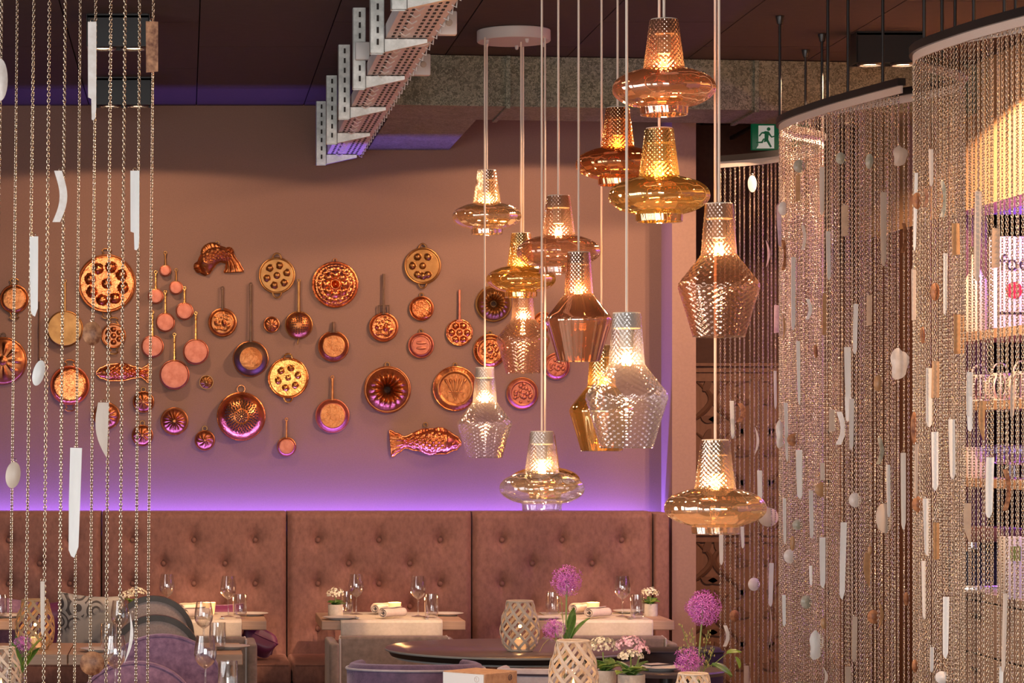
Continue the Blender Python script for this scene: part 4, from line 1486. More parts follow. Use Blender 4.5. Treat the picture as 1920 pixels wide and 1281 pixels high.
# ================================================================== CHAINS
def chain_mesh(length, pitch=0.0094, a=0.0066, b=0.0043, wr=0.0017, seg=8, m=4):
    """oval links alternately turned a quarter; hangs down from z=0"""
    one = []
    for k in range(seg):
        t = 2 * PI * k / seg
        one.append((b * math.cos(t), a * math.sin(t)))
    vs, fs = [], []
    n = int(length / pitch)
    for i in range(n):
        q = (PI / 2 if i % 2 else 0.0) + 0.55
        cq, sq = math.cos(q), math.sin(q)
        z0 = -pitch * (i + 0.5)
        o = len(vs)
        for (px, pz) in one:
            L = math.hypot(px / b, pz / a)
            nx, nz_ = px / b / L, pz / a / L
            for j in range(m):
                w_ = 2 * PI * j / m
                rx = px + wr * math.cos(w_) * nx
                rz = pz + wr * math.cos(w_) * nz_
                ry = wr * math.sin(w_)
                vs.append((rx * cq - ry * sq, rx * sq + ry * cq, z0 + rz))
        for k in range(seg):
            k2 = (k + 1) % seg
            for j in range(m):
                j2 = (j + 1) % m
                fs.append((o + k * m + j, o + k2 * m + j, o + k2 * m + j2, o + k * m + j2))
    me = bpy.data.meshes.new('chain')
    me.from_pydata(vs, [], fs)
    me.polygons.foreach_set('use_smooth', [True] * len(me.polygons))
    me.materials.append(chain_m)
    return me


RZ = 3.10                      # underside of the curtain rails
chain_me = chain_mesh(RZ - 0.06 - 0.12, b=0.0039, wr=0.0014)


# ------------------------------------------------------------------ shell pendants
def plate_outline(kind, L, W, rr):
    """outline in x,z hanging down from z=0"""
    w = W / 2
    if kind == 'stick':
        p = [(-w, 0), (w, 0), (w * 0.97, -L * 0.5), (w * 0.9, -L * 0.9), (w * 0.25, -L), (-w * 0.3, -L * 0.985), (-w * 0.75, -L * 0.93), (-w * 0.95, -L * 0.5)]
    elif kind == 'step':
        p = [(-w, 0), (w, 0), (w * 0.95, -L * 0.86), (w * 0.8, -L * 0.97), (w * 0.3, -L), (-w * 0.1, -L * 0.99), (-w * 0.2, -L * 0.78), (-w * 0.95, -L * 0.765)]
    elif kind == 'rect':
        p = [(-w, 0), (w, -L * 0.01), (w, -L * 0.98), (-w * 0.95, -L)]
    elif kind == 'curve':
        p = []
        for k in range(11):
            q = k / 10
            p.append((w * 0.55 + w * 0.9 * math.sin(q * 3.6 - 0.4) - w * 0.6 * q, -L * q))
        for k in range(10, -1, -1):
            q = k / 10
            p.append((-w * 0.75 + w * 0.9 * math.sin(q * 3.6 - 0.4) - w * 0.6 * q, -L * q))
    elif kind == 'tusk':
        p = []
        for k in range(11):
            q = k / 10
            p.append((w * 0.9 - w * 0.25 * q, -L * q))
        for k in range(10, -1, -1):
            q = k / 10
            p.append((-w * 0.7 - w * 0.5 * math.sin(PI * q) + w * 1.1 * q ** 3, -L * q))
    elif kind == 'crescent':
        p = []
        for k in range(13):
            q = k / 12
            p.append((w * (-1 + 1.6 * math.sin(PI * q)), -L * q))
        for k in range(11, 0, -1):
            q = k / 12
            p.append((w * (-1 + 0.7 * math.sin(PI * q)), -L * q))
    elif kind == 'blob':
        p = []
        for k in range(20):
            t = 2 * PI * k / 20
            f = 1 + 0.16 * math.sin(3 * t + 0.6) + 0.08 * math.sin(5 * t)
            wf = 0.62 + 0.38 * (1 - math.sin(t)) / 1.6
            p.append((w * f * wf * math.cos(t), -L / 2 + L / 2 * f * math.sin(t)))
        p = [(a, min(b, 0)) for a, b in p]
    else:   # disc, oval
        p = [(w * math.cos(2 * PI * k / 24), -L / 2 + L / 2 * math.sin(2 * PI * k / 24)) for k in range(24)]
    # clockwise seen from -y so that the front faces the room
    area2 = sum(p[i][0] * p[(i + 1) % len(p)][1] - p[(i + 1) % len(p)][0] * p[i][1] for i in range(len(p)))
    if area2 < 0:
        p.reverse()
    return p


WORDS = {'w': ('white', sh_white), 'p': ('pearly', sh_pearl), 'b': ('beige', sh_beige), 'n': ('brown', sh_brown), 'g': ('tan', sh_gold), 'e': ('grey green', sh_green), 'l': ('lilac', sh_lilac)}
KINDS = {'stick': ('pointed shell strip', 'shell_strip'), 'step': ('stepped shell strip', 'shell_strip'), 'rect': ('rectangular shell plate', 'shell_plate'), 'curve': ('curved shell strip', 'shell_strip'), 'tusk': ('tusk shaped shell', 'shell_tusk'),
         'crescent': ('crescent shell', 'shell_crescent'), 'blob': ('irregular flat shell', 'shell_piece'), 'disc': ('round shell disc', 'shell_disc'), 'oval': ('oval shell', 'shell_disc')}
SHELL_CACHE = {}


def shell(kind, col, x, y, ztop, L, W, label, group=None, yaw=0.0, roll=0.0):
    key = (kind, round(L, 2), round(W, 3))
    if key not in SHELL_CACHE:
        mb = MB()
        o = plate_outline(kind, L, W, R)
        th = 0.004
        n = len(o)
        bul = 0.008 if kind in ('oval', 'blob', 'disc') else 0.0
        cx = sum(p[0] for p in o) / n
        cz = sum(p[1] for p in o) / n
        vs = [(p[0], -th / 2, p[1]) for p in o] + [(p[0], th / 2, p[1]) for p in o]
        if bul:
            inn = [(cx + (p[0] - cx) * 0.6, cz + (p[1] - cz) * 0.6) for p in o]
            vs += [(p[0], -th / 2 - bul * 0.7, p[1]) for p in inn] + [(cx, -th / 2 - bul, cz)]
            vs += [(p[0], th / 2 - bul * 0.7, p[1]) for p in inn] + [(cx, th / 2 - bul, cz)]
            fs = []
            for k in range(n):
                k2 = (k + 1) % n
                fs += [(k, k2, 2 * n + k2, 2 * n + k), (2 * n + k, 2 * n + k2, 3 * n), (k2, k, n + k, n + k2)]
                b0 = 3 * n + 1
                fs += [(n + k2, n + k, b0 + k, b0 + k2), (b0 + k2, b0 + k, b0 + n)]
        else:
            fs = [tuple(range(n)), tuple(range(2 * n - 1, n - 1, -1))]
            for k in range(n):
                k2 = (k + 1) % n
                fs.append((k, n + k, n + k2, k2))
        mb.add(vs, fs)
        me = mb.mesh('shell_plate', True, 35)
        rg = MB().torus((0, 0, 0.004), 0.0055, 0.001, 14, 5).mesh('loop')
        SHELL_CACHE[key] = (me, rg)
    me, rg = SHELL_CACHE[key]
    t = thing(KINDS[kind][1], label, 'shell', (x, y, ztop), (0, roll, yaw), group)
    link('plate', me, WORDS[col][1], t)
    link('wire_loop', rg, chain_m, t)
    return t


# ------------------------------------------------------------------ open row of chains on the left
LD = 6.6
LY = Y(LD)
lpx = [(4, -14), (33, 19), (64, 48), (93, 82), (123, 111), (151, 140), (180, 169), (208, 199), (235, 224), (262, 255), (288, 277)]
lchain = chain_mesh(2.42)
ltop = Z(0, LD) + 0.06
carry = {0: 'rounded pearl shell', 1: 'ivory and brown oval shell', 2: 'plain white pointed strip', 3: 'clear oval shell and thin edge on strip', 4: 'wavy white strip', 5: 'longest white strip',
         6: 'grey stepped strip and brown spoon shell', 7: 'ivory tusk shell', 8: 'thin curved blade', 9: 'white stepped strip', 10: 'marbled brown plate'}
rail = thing('curtain_track', 'straight black ceiling track carrying the open row of shell chains', 'curtain track', (X(150, LD), LY, ltop))
obj('rail', MB().box((0, 0, 0.02), (0.95, 0.035, 0.03), bev=0.004), black_gloss, rail)
obj('suspension_rod', MB().tube([(-0.35, 0, 0.03), (-0.35, 0, CEIL - 0.008 - ltop)], 0.006, 8), black_gloss, rail)
obj('suspension_rod', MB().tube([(0.35, 0, 0.03), (0.35, 0, CEIL - 0.008 - ltop)], 0.006, 8), black_gloss, rail)
for i, (a, b) in enumerate(lpx):
    xa, xb = X(a, LD), X(b, LD)
    lean = math.atan((xa - xb) / (1281 * LD * K / F))
    o = link('chain', lchain, chain_m, None, (xa, LY, ltop))
    o.rotation_euler = (0, lean, 0.3 * i)
    # the turn about the chain's own line first, then the slight lean
    o.rotation_mode = 'XYZ'
    o.matrix_basis = Matrix.Translation((xa, LY, ltop)) @ Matrix.Rotation(lean, 4, 'Y') @ Matrix.Rotation(0.35 * i, 4, 'Z')
    tag(o, 'silver chain of the open row carrying the ' + carry[i], 'chain', 'chains of the open row')


def lshell(kind, col, px, y0, y1, wpx, label, ci, roll=0.0, dy=-0.012):
    shell(kind, col, X(px, LD), LY + dy, Z(y0, LD), (y1 - y0) * LD * K / F, wpx * LD * K / F, label, None, 0.0, roll)


lshell('oval', 'p', 1, 111, 190, 28, 'rounded pearly shell on the outermost chain of the open row', 0)
lshell('step', 'p', 173, 42, 227, 16, 'long greyish stepped shell strip before the twin spotlights', 6)
lshell('rect', 'n', 285, 41, 137, 23, 'marbled brown rectangular shell plate on the last chain of the row', 10)
lshell('curve', 'p', 114, 321, 417, 22, 'wavy ivory shell strip before the plain upper wall', 4)
lshell('step', 'w', 253, 321, 470, 17, 'white stepped shell strip ending level with the curved fish', 9)
lshell('stick', 'w', 64, 444, 594, 16, 'white pointed shell strip beside the brass griddle handle', 2)
lshell('oval', 'n', 173, 603, 648, 36, 'brown spoon shaped shell beside the small dimpled pan', 6)
lshell('oval', 'w', 79, 676, 725, 22, 'translucent white oval shell beside the gratin pan', 3, 0.25)
lshell('oval', 'b', 28, 866, 916, 28, 'ivory and brown oval shell above the purple wall glow', 1, 0.12)
lshell('tusk', 'b', 193, 755, 855, 25, 'ivory tusk shaped shell before the domed mould', 7)
lshell('stick', 'w', 143, 840, 1046, 22, 'longest white shell strip hanging before the bench back', 5, 0.03)
lshell('stick', 'b', 80, 1090, 1192, 8, 'thin edge on beige strip before the woven lantern', 3)
lshell('crescent', 'p', 251, 1150, 1246, 14, 'thin curved shell blade before the arched chairs', 8, 0.12)
lshell('disc', 'n', 173, 1221, 1266, 46, 'round amber brown shell disc before the oak table edge', 5)

# ------------------------------------------------------------------ wavy curtain on the right
T1 = [(2.70, 10.78), (2.86, 10.66), (2.98, 10.48), (3.05, 10.28), (2.97, 9.95), (2.73, 9.68), (2.645, 9.42), (2.69, 9.02), (2.76, 8.72), (2.84, 8.44)]
T2 = [(2.70, 9.06), (2.84, 8.82), (2.97, 8.62), (3.05, 8.38), (2.94, 8.12), (2.72, 7.90), (2.645, 7.68), (2.685, 7.38), (2.75, 7.15), (2.84, 6.92), (2.95, 6.72)]
T3 = [(2.705, 7.36), (2.80, 7.22), (2.90, 7.08), (3.0, 6.90), (3.05, 6.7)]
tracks = []
for pts, lab in ((T1, 'black wavy curtain track curving from the pilaster towards the room'), (T2, 'black wavy curtain track of the middle chain curtain'), (T3, 'black wavy curtain track of the chain curtain nearest the bar end')):
    c = catmull([(x, Y(d), 0) for x, d in pts], 10)
    tracks.append(c)
    t = thing('curtain_track', lab, 'curtain track', (c[0].x, c[0].y, RZ))
    o = c[0]
    for nm, z0, z1, hw_, m_ in (('rail', -0.004, 0.026, 0.017, black_gloss), ('header_tape', -0.034, -0.004, 0.004, tape_m)):
        mb = MB()
        vs, fs = [], []
        for i, p in enumerate(c):
            tg = (c[min(i + 1, len(c) - 1)] - c[max(i - 1, 0)]).normalized()
            n_ = Vector((-tg.y, tg.x, 0)) * hw_
            for (s_, z_) in ((1, z0), (-1, z0), (-1, z1), (1, z1)):
                vs.append((p.x - o.x + s_ * n_.x, p.y - o.y + s_ * n_.y, z_))
        for i in range(len(c) - 1):
            for k in range(4):
                k2 = (k + 1) % 4
                fs.append((i * 4 + k, i * 4 + k2, i * 4 + 4 + k2, i * 4 + 4 + k))
        fs += [(3, 2, 1, 0), tuple(len(vs) - 4 + k for k in range(4))]
        mb.add(vs, fs)
        obj(nm, mb, m_, t, angle=50)
    for f_ in (0.06, 0.28, 0.44, 0.62, 0.80, 0.95):
        p = c[int(f_ * (len(c) - 1))]
        if p.y > Y(10.43):
            continue
        mb = MB().tube([(p.x - o.x, p.y - o.y, 0.026), (p.x - o.x, p.y - o.y, CEIL - 0.008 - RZ)], 0.0065, 8)
        mb.lathe([(0.012, 0), (0.02, 0.03), (0.02, 0.035), (0, 0.035)], 12, (p.x - o.x, p.y - o.y, CEIL - 0.008 - RZ - 0.036))
        obj('suspension_rod', mb, black_gloss, t)

CH = []       # (x, y, projected px, track)
clab = ['steel chain strand of the curtain wave next to the pilaster', 'steel chain strand of the middle curtain wave', 'steel chain strand of the curtain wave nearest the bar end']
SP = 0.0315
for ti, c in enumerate(tracks):
    acc = 0.0
    nxt = 0.012
    for a, b in zip(c, c[1:]):
        L = (b - a).length
        while nxt <= acc + L:
            p = a.lerp(b, (nxt - acc) / L)
            px = VX + p.x * F / p.y
            if px < 1935:
                CH.append((p.x, p.y, px, ti))
            nxt += SP * R.uniform(0.8, 1.2)
        acc += L
print('curtain chains', len(CH))
for (x, y, px, ti) in CH:
    o = link('chain', chain_me, chain_m, None, (x, y, RZ - 0.034))
    o.rotation_euler = (0, 0, R.uniform(0, PI))
    tag(o, clab[ti], 'chain', 'chains of the wavy curtain')

# shells clipped to the curtain: (crop x, crop top, crop bottom, crop width, kind, colour)
A_ = [(158, 53, 117, 64, 'disc', 'e'), (362, 15, 75, 48, 'oval', 'e'), (508, 22, 98, 38, 'oval', 'e'), (270, 90, 332, 24, 'stick', 'b'), (386, 280, 436, 38, 'rect', 'g'), (300, 410, 656, 22, 'stick', 'w'),
      (578, 215, 586, 32, 'stick', 'b'), (685, 370, 518, 30, 'curve', 'n'), (742, 118, 510, 16, 'stick', 'w'), (744, 216, 300, 46, 'disc', 'n'), (790, 195, 290, 26, 'curve', 'n'), (878, 160, 340, 30, 'curve', 'e'),
      (815, 0, 186, 22, 'stick', 'b'), (1053, 210, 662, 34, 'stick', 'b'), (1142, 395, 595, 38, 'rect', 'g'), (938, 370, 530, 40, 'rect', 'g'), (888, 520, 830, 20, 'stick', 'w'), (835, 668, 758, 48, 'oval', 'n'),
      (730, 600, 856, 26, 'rect', 'b'), (127, 540, 906, 24, 'stick', 'w'), (205, 750, 852, 26, 'curve', 'p'), (238, 976, 1046, 20, 'oval', 'n'), (508, 730, 882, 26, 'rect', 'g'), (440, 775, 1026, 22, 'stick', 'w'),
      (397, 990, 1290, 32, 'stick', 'w'), (655, 990, 1146, 104, 'blob', 'p'), (842, 1060, 1246, 40, 'rect', 'g'), (806, 1095, 1382, 30, 'stick', 'w'), (1010, 1115, 1340, 32, 'stick', 'w'), (956, 826, 1026, 56, 'rect', 'g'),
      (772, 888, 972, 22, 'oval', 'n'), (283, 720, 932, 22, 'rect', 'g'), (75, 264, 330, 50, 'disc', 'p'), (55, 280, 490, 24, 'stick', 'l'), (80, 455, 606, 26, 'curve', 'n'), (2, 455, 590, 26, 'crescent', 'l'),
      (45, 780, 920, 28, 'rect', 'l'), (80, 820, 960, 22, 'crescent', 'g'), (35, 1110, 1300, 14, 'stick', 'w'), (150, 130, 262, 26, 'rect', 'g'), (178, 380, 502, 22, 'curve', 'b'), (552, 1130, 1212, 44, 'oval', 'g'), (660, -20, 80, 84, 'blob', 'b'),
      (1225, 1180, 1345, 22, 'stick', 'b'), (150, 960, 1280, 18, 'stick', 'w'), (-80, 130, 215, 44, 'oval', 'p')]
B_ = [(177, -20, 156, 18, 'stick', 'w'), (222, -10, 76, 34, 'curve', 'n'), (297, 100, 232, 26, 'crescent', 'p'), (400, 65, 192, 50, 'blob', 'p'), (462, 130, 192, 58, 'disc', 'n'), (488, 207, 432, 30, 'stick', 'w'), (305, 300, 432, 22, 'rect', 'w'),
      (590, 354, 422, 66, 'disc', 'g'), (480, 528, 576, 46, 'disc', 'e'), (542, 393, 620, 20, 'stick', 'w'), (345, 472, 560, 92, 'disc', 'b'), (595, 610, 842, 27, 'stick', 'w'), (445, 664, 728, 60, 'disc', 'p'), (520, 876, 938, 54, 'disc', 'e'),
      (458, 600, 672, 22, 'oval', 'g'), (128, 580, 736, 20, 'stick', 'w'), (225, 560, 660, 15, 'stick', 'w'), (360, 728, 930, 21, 'stick', 'w'), (280, 795, 856, 56, 'disc', 'p'), (190, 944, 998, 48, 'disc', 'n'), (152, 1015, 1112, 26, 'curve', 'p'),
      (245, 1200, 1330, 22, 'rect', 'b'), (360, 930, 1106, 16, 'crescent', 'b'), (567, 1035, 1168, 74, 'blob', 'w'), (600, 980, 1032, 26, 'oval', 'g'), (612, 1206, 1300, 30, 'crescent', 'b'), (693, 540, 896, 28, 'stick', 'w'), (745, 404, 472, 58, 'disc', 'p'),
      (680, 30, 182, 38, 'curve', 'p'), (730, -30, 207, 22, 'stick', 'w'), (708, -40, 76, 20, 'stick', 'w'), (862, 150, 272, 30, 'curve', 'e'), (897, 275, 518, 18, 'stick', 'w'), (878, 452, 590, 78, 'oval', 'b'), (967, 220, 576, 24, 'stick', 'w'),
      (803, 680, 836, 34, 'tusk', 'g'), (815, 648, 690, 24, 'oval', 'g'), (830, 943, 1008, 56, 'disc', 'n'), (868, 900, 1034, 34, 'crescent', 'g'), (980, 862, 924, 24, 'oval', 'n'), (640, 20, 122, 30, 'rect', 'b'), (1018, 30, 182, 34, 'oval', 'n'),
      (1030, 180, 432, 16, 'stick', 'b'), (1035, 420, 500, 56, 'disc', 'n'), (1113, 123, 395, 32, 'stick', 'w'), (1190, 65, 342, 30, 'stick', 'w'), (1088, -30, 102, 26, 'stick', 'w'), (1075, 430, 696, 34, 'stick', 'w'), (1120, 540, 712, 30, 'rect', 'g'),
      (1060, 718, 988, 18, 'stick', 'w'), (1165, 883, 1168, 28, 'stick', 'w'), (1368, 240, 522, 36, 'stick', 'w'), (1445, 295, 486, 32, 'curve', 'n'), (1265, 452, 638, 36, 'tusk', 'g'), (1333, -20, 158, 32, 'tusk', 'g'), (1273, -40, 122, 26, 'stick', 'w'),
      (1438, 868, 1232, 20, 'stick', 'b'), (1020, 1172, 1232, 26, 'oval', 'n'), (1145, 1226, 1284, 60, 'disc', 'p'), (1100, 1115, 1232, 17, 'stick', 'w'), (745, 975, 1192, 24, 'stick', 'b'), (715, 1205, 1300, 34, 'rect', 'b'), (1420, 1204, 1330, 18, 'stick', 'w'),
      (425, -10, 260, 16, 'stick', 'w'), (420, 430, 640, 14, 'stick', 'w'), (417, 875, 1020, 16, 'stick', 'w'), (540, 740, 830, 14, 'stick', 'p'), (595, 265, 345, 20, 'rect', 'b')]
tw_ = ['on pilaster curtain wave', 'on middle curtain wave', 'on bar end curtain wave']
SHN = 0
for lst, ox, oy, s_ in ((A_, 1440, 280, 2.669), (B_, 1300, 760, 2.458)):
    for (cx, c0, c1, cw, kind, col) in lst:
        px, y0, y1, wp = ox + cx / s_, oy + c0 / s_, oy + c1 / s_, cw / s_
        cand = [q for q in CH if abs(q[2] - px) < 5]
        if not cand:
            cand = sorted(CH, key=lambda q: abs(q[2] - px))[:1]
        q = min(cand, key=lambda q: q[1])
        yy = q[1] - 0.013
        xx = (px - VX) * yy / F
        L, W = (y1 - y0) * yy / F, wp * yy / F
        zt = HC - (y0 - VY) * yy / F
        size = ('long ' if L > 0.24 else 'short ' if L < 0.13 else '') if kind in ('stick', 'rect', 'curve') else ('large ' if W > 0.06 else 'small ' if W < 0.035 else '')
        high = 'up near the rail' if zt > 2.75 else 'level with the bulkhead' if zt > 2.4 else 'level with the pans' if zt > 2.0 else 'level with the lower lamps' if zt > 1.6 else 'just above bench height' if zt > 1.25 else 'level with the bench back' if zt > 0.95 else 'down at table height'
        lab = '%s%s %s %s, %s' % (size, WORDS[col][0], KINDS[kind][0], tw_[q[3]], high)
        shell(kind, col, xx, yy, zt, L, W, lab, 'shells clipped to the wavy curtain', R.uniform(-0.25, 0.25), R.uniform(-0.03, 0.03))
        SHN += 1
print('shells', SHN)

# ================================================================== FURNITURE
TZ = 0.75


def dining_table(x0, x1, d0, d1, label, py=0.0, fd=0.42):
    t = thing('dining_table', label, 'table', ((x0 + x1) / 2, (Y(d0) + Y(d1)) / 2, 0))
    w_, dp = x1 - x0, Y(d1) - Y(d0)
    obj('tabletop', MB().box((0, 0, TZ - 0.024), (w_, dp, 0.048), bev=0.003, seg=1), wood_t, t, smooth=False)
    obj('pedestal', MB().box((0, py, 0.365), (0.09, 0.09, 0.67)), black_m, t, smooth=False)
    obj('foot', MB().box((0, py - (0.02 if py else 0), 0.015), (0.42, fd, 0.03), bev=0.005), black_m, t)
    return t


T1D = (11.1, 11.62)
TAB = {'T1': (-1.63, -0.88), 'T2': (-0.32, 0.43), 'T4': (0.716, 1.465), 'T5': (1.80, 2.552)}
dining_table(*TAB['T1'], *T1D, 'oak topped dining table at the bench end by the purple cushion', -0.20, 0.24)
dining_table(*TAB['T2'], *T1D, 'oak topped dining table behind the arched chairs', -0.20, 0.24)
dining_table(*TAB['T4'], *T1D, 'oak topped dining table with runner before the middle bench section', -0.20, 0.24)
dining_table(*TAB['T5'], *T1D, 'oak topped dining table with runner beside the pilaster', -0.20, 0.24)
dining_table(-0.509, 0.258, 9.38, 9.9, 'oak topped dining table between grey and purple chairs')
dining_table(-1.28, -0.513, 9.38, 9.9, 'oak topped dining table carrying the natural cane lantern')
dining_table(-1.05, 0.30, 7.6, 8.2, 'oak topped front table with the green leaved vase')
dining_table(0.88, 2.12, 6.6, 8.15, 'long front table carrying flower pots and lanterns')


def runner(x0, x1, d0, d1, label, drop=0.085):
    mb = MB()
    yf, yb = Y(d0) - 0.004, Y(d1)
    x0b, x1b = x0, x1

    def fn(u_, v):
        x = x0b + (x1b - x0b) * u_
        L = (yb - yf)
        s_ = v * (L + drop + 0.01)
        if s_ < L:
            return (x, yb - s_, TZ + 0.0035)
        e = s_ - L
        if e < 0.01:
            return (x, yf - 0.004 * e / 0.01, TZ + 0.0035 - e * 0.4)
        return (x, yf - 0.004 - 0.006 * math.sin(u_ * 17) * (e / drop) - 0.004, TZ - (e - 0.006))
    mb.grid(50, 40, fn)
    o = obj('table_runner', mb, linen)
    sm = o.modifiers.new('thick', 'SOLIDIFY')
    sm.thickness = 0.002
    sm.offset = 1
    tag(o, label, 'table runner')


runner(-0.08, 0.30, *T1D, 'beige linen runner on the table behind the arched chairs')
runner(0.815, 1.345, *T1D, 'beige linen runner hanging over the middle bench table')
runner(1.93, 2.44, *T1D, 'beige linen runner hanging over the table beside the pilaster')
RT = 0.0055       # runner top above the table

bowl_me = MB().lathe([(0.0045, 0.092), (0.012, 0.096), (0.028, 0.108), (0.039, 0.126), (0.0425, 0.145), (0.0405, 0.170), (0.036, 0.195), (0.033, 0.215), (0.0322, 0.215), (0.035, 0.195), (0.0394, 0.170), (0.0413, 0.145), (0.038, 0.128), (0.027, 0.111), (0.010, 0.100), (0, 0.099)], 32).mesh('bowl')
stem_me = MB().lathe([(0.0055, 0.006), (0.0038, 0.02), (0.0034, 0.06), (0.0040, 0.088), (0.006, 0.094)], 14).mesh('stem')
foot_me = MB().lathe([(0, 0), (0.035, 0), (0.036, 0.0015), (0.02, 0.004), (0.006, 0.008), (0, 0.0085)], 32).mesh('foot')
tumb_me = MB().lathe([(0, 0), (0.028, 0), (0.034, 0.012), (0.037, 0.035), (0.0375, 0.07), (0.036, 0.125), (0.0353, 0.125), (0.0366, 0.07), (0.036, 0.036), (0.032, 0.018), (0.02, 0.014), (0, 0.013)], 32).mesh('tumbler')


def wine(px, d, label, z=TZ, s_=1.0):
    t = thing('wine_glass', label, 'wine glass', (X(px, d), Y(d), z))
    link('bowl', bowl_me, clear, t)
    link('stem', stem_me, clear, t)
    link('foot', foot_me, clear, t)
    t.scale = (s_,) * 3


def tumbler(px, d, label, z=TZ):
    o = link('tumbler', tumb_me, clear, None, (X(px, d), Y(d), z))
    tag(o, label, 'tumbler')


plate_me = MB().lathe([(0, 0), (0.05, 0), (0.055, 0.004), (0.085, 0.012), (0.09, 0.015), (0.086, 0.0165), (0.056, 0.008), (0, 0.006)], 40).mesh('side_plate')


def plate(px, d, label, z=TZ, s_=1.0):
    o = link('side_plate', plate_me, china, None, (X(px, d), Y(d), z))
    o.scale = (s_,) * 3
    tag(o, label, 'plate')


def spiral_roll(L, r0):
    mb = MB()
    n = 40

    def fn(u_, v):
        a = u_ * 2 * PI * 2.2
        r_ = r0 * (0.35 + 0.65 * u_) * (1 + 0.04 * math.sin(v * 9))
        return ((v - 0.5) * L, r_ * math.cos(a) * 1.15, r0 + r_ * math.sin(a) * 0.98)
    mb.grid(n, 14, fn)
    me = mb.mesh('napkin')
    return me


roll_me = spiral_roll(0.16, 0.029)


def napkin(px, d, label, yaw, z):
    o = link('rolled_napkin', roll_me, napkin_m, None, (X(px, d), Y(d), z + 0.0025), (0, 0, yaw))
    sm = o.modifiers.new('thick', 'SOLIDIFY')
    sm.thickness = 0.003
    tag(o, label, 'napkin')


cup_me = MB().lathe([(0, 0), (0.026, 0), (0.029, 0.01), (0.035, 0.066), (0.033, 0.066), (0.027, 0.012), (0, 0.010)], 36, fn=lambda r, z, t: r * (1 + 0.02 * math.cos(18 * t))).mesh('cup')


def candle_cup(px, d, label, z):
    t = thing('candle_cup', label, 'candle holder', (X(px, d), Y(d), z))
    link('cup', cup_me, candle_gl, t)
    obj('flame', MB().ball((0, 0, 0.035), 0.005, 8, 6, (1, 1, 2)), flame_m, t)
    l = bpy.data.lights.new('candle_light', 'POINT')
    l.energy = 1.6
    l.color = (1, .50, .18)
    l.shadow_soft_size = 0.01
    o = bpy.data.objects.new('candle_light', l)
    C.objects.link(o)
    o.parent = t
    o.location = (0, 0, 0.085)


fk = MB().box((0, 0.03, 0.002), (0.012, 0.13, 0.003), bev=0.001).box((0, -0.045, 0.003), (0.022, 0.022, 0.003), bev=0.001)
for q in (-1.5, -0.5, 0.5, 1.5):
    fk.box((q * 0.006, -0.075, 0.005), (0.003, 0.045, 0.003))
fork_me = fk.mesh('fork', False)
knife_me = MB().box((0, 0.045, 0.002), (0.013, 0.09, 0.004), bev=0.001).prism([(-0.008, 0), (0.008, 0), (0.008, 0.004), (-0.008, 0.004)], -0.11, 0.0).mesh('knife', False)


def cutlery(px, d, kind, label, z):
    o = link(kind, fork_me if kind == 'fork' else knife_me, steel, None, (X(px, d), Y(d), z))
    tag(o, label, kind)


# ------------------------------------------------------------------ plants
def leaf_mesh(L, W, curl=0.3, n=9):
    mb = MB()

    def fn(u_, v):
        s_ = v
        q = 2 * u_ - 1
        wv = W / 2 * math.sin(PI * min(1, s_ * 0.97 + 0.03)) ** 0.75
        return (q * wv, s_ * L, curl * L * s_ * (1 - s_) * 1.2 - curl * 0.25 * L * s_ * s_ + 0.12 * W * q * q)
    mb.grid(7, n, fn)
    return mb.mesh('leaf')


def leaf(parent, me, m, loc, yaw, pitch, roll=0.0, s_=1.0):
    o = link('leaf', me, m, parent, loc)
    o.matrix_basis = Matrix.Translation(loc) @ Matrix.Rotation(yaw, 4, 'Z') @ Matrix.Rotation(pitch, 4, 'X') @ Matrix.Rotation(roll, 4, 'Y') @ Matrix.Diagonal((s_, s_, s_, 1))
    sm = o.modifiers.new('thick', 'SOLIDIFY')
    sm.thickness = 0.0012
    return o


leaf_short = leaf_mesh(0.06, 0.042, 0.35)
leaf_long = leaf_mesh(0.16, 0.040, 0.25)
leaf_heart = leaf_mesh(0.085, 0.075, 0.25)


def floret(mb, c, nrm, r, petals=4, w_=0.5):
    nrm = Vector(nrm).normalized()
    a = nrm.orthogonal().normalized()
    b = nrm.cross(a)
    ph = R.uniform(0, PI)
    for k in range(petals):
        t = ph + 2 * PI * k / petals
        dirv = a * math.cos(t) + b * math.sin(t)
        sd = nrm.cross(dirv)
        tip = c + dirv * r + nrm * r * 0.35
        m1 = c + dirv * r * 0.55 + sd * r * w_ * 0.5 + nrm * r * 0.25
        m2 = c + dirv * r * 0.55 - sd * r * w_ * 0.5 + nrm * r * 0.25
        mb.add([c, m1, tip, m2], [(0, 1, 2, 3)])


def flower_cluster(parent, c, rx, rz, n, m, r, name='blossoms'):
    mb = MB()
    for k in range(n):
        u_ = R.uniform(-0.25, 1)
        t = R.uniform(0, 2 * PI)
        q = math.sqrt(max(0, 1 - u_ * u_))
        nv_ = Vector((q * math.cos(t), q * math.sin(t), u_))
        p = Vector(c) + Vector((nv_.x * rx, nv_.y * rx, nv_.z * rz)) * R.uniform(0.86, 1.06)
        floret(mb, p, nv_, r * R.uniform(0.8, 1.2), 4, 1.0)
    o = obj(name, mb, m, parent, smooth=False)
    o['kind'] = 'stuff'
    return o


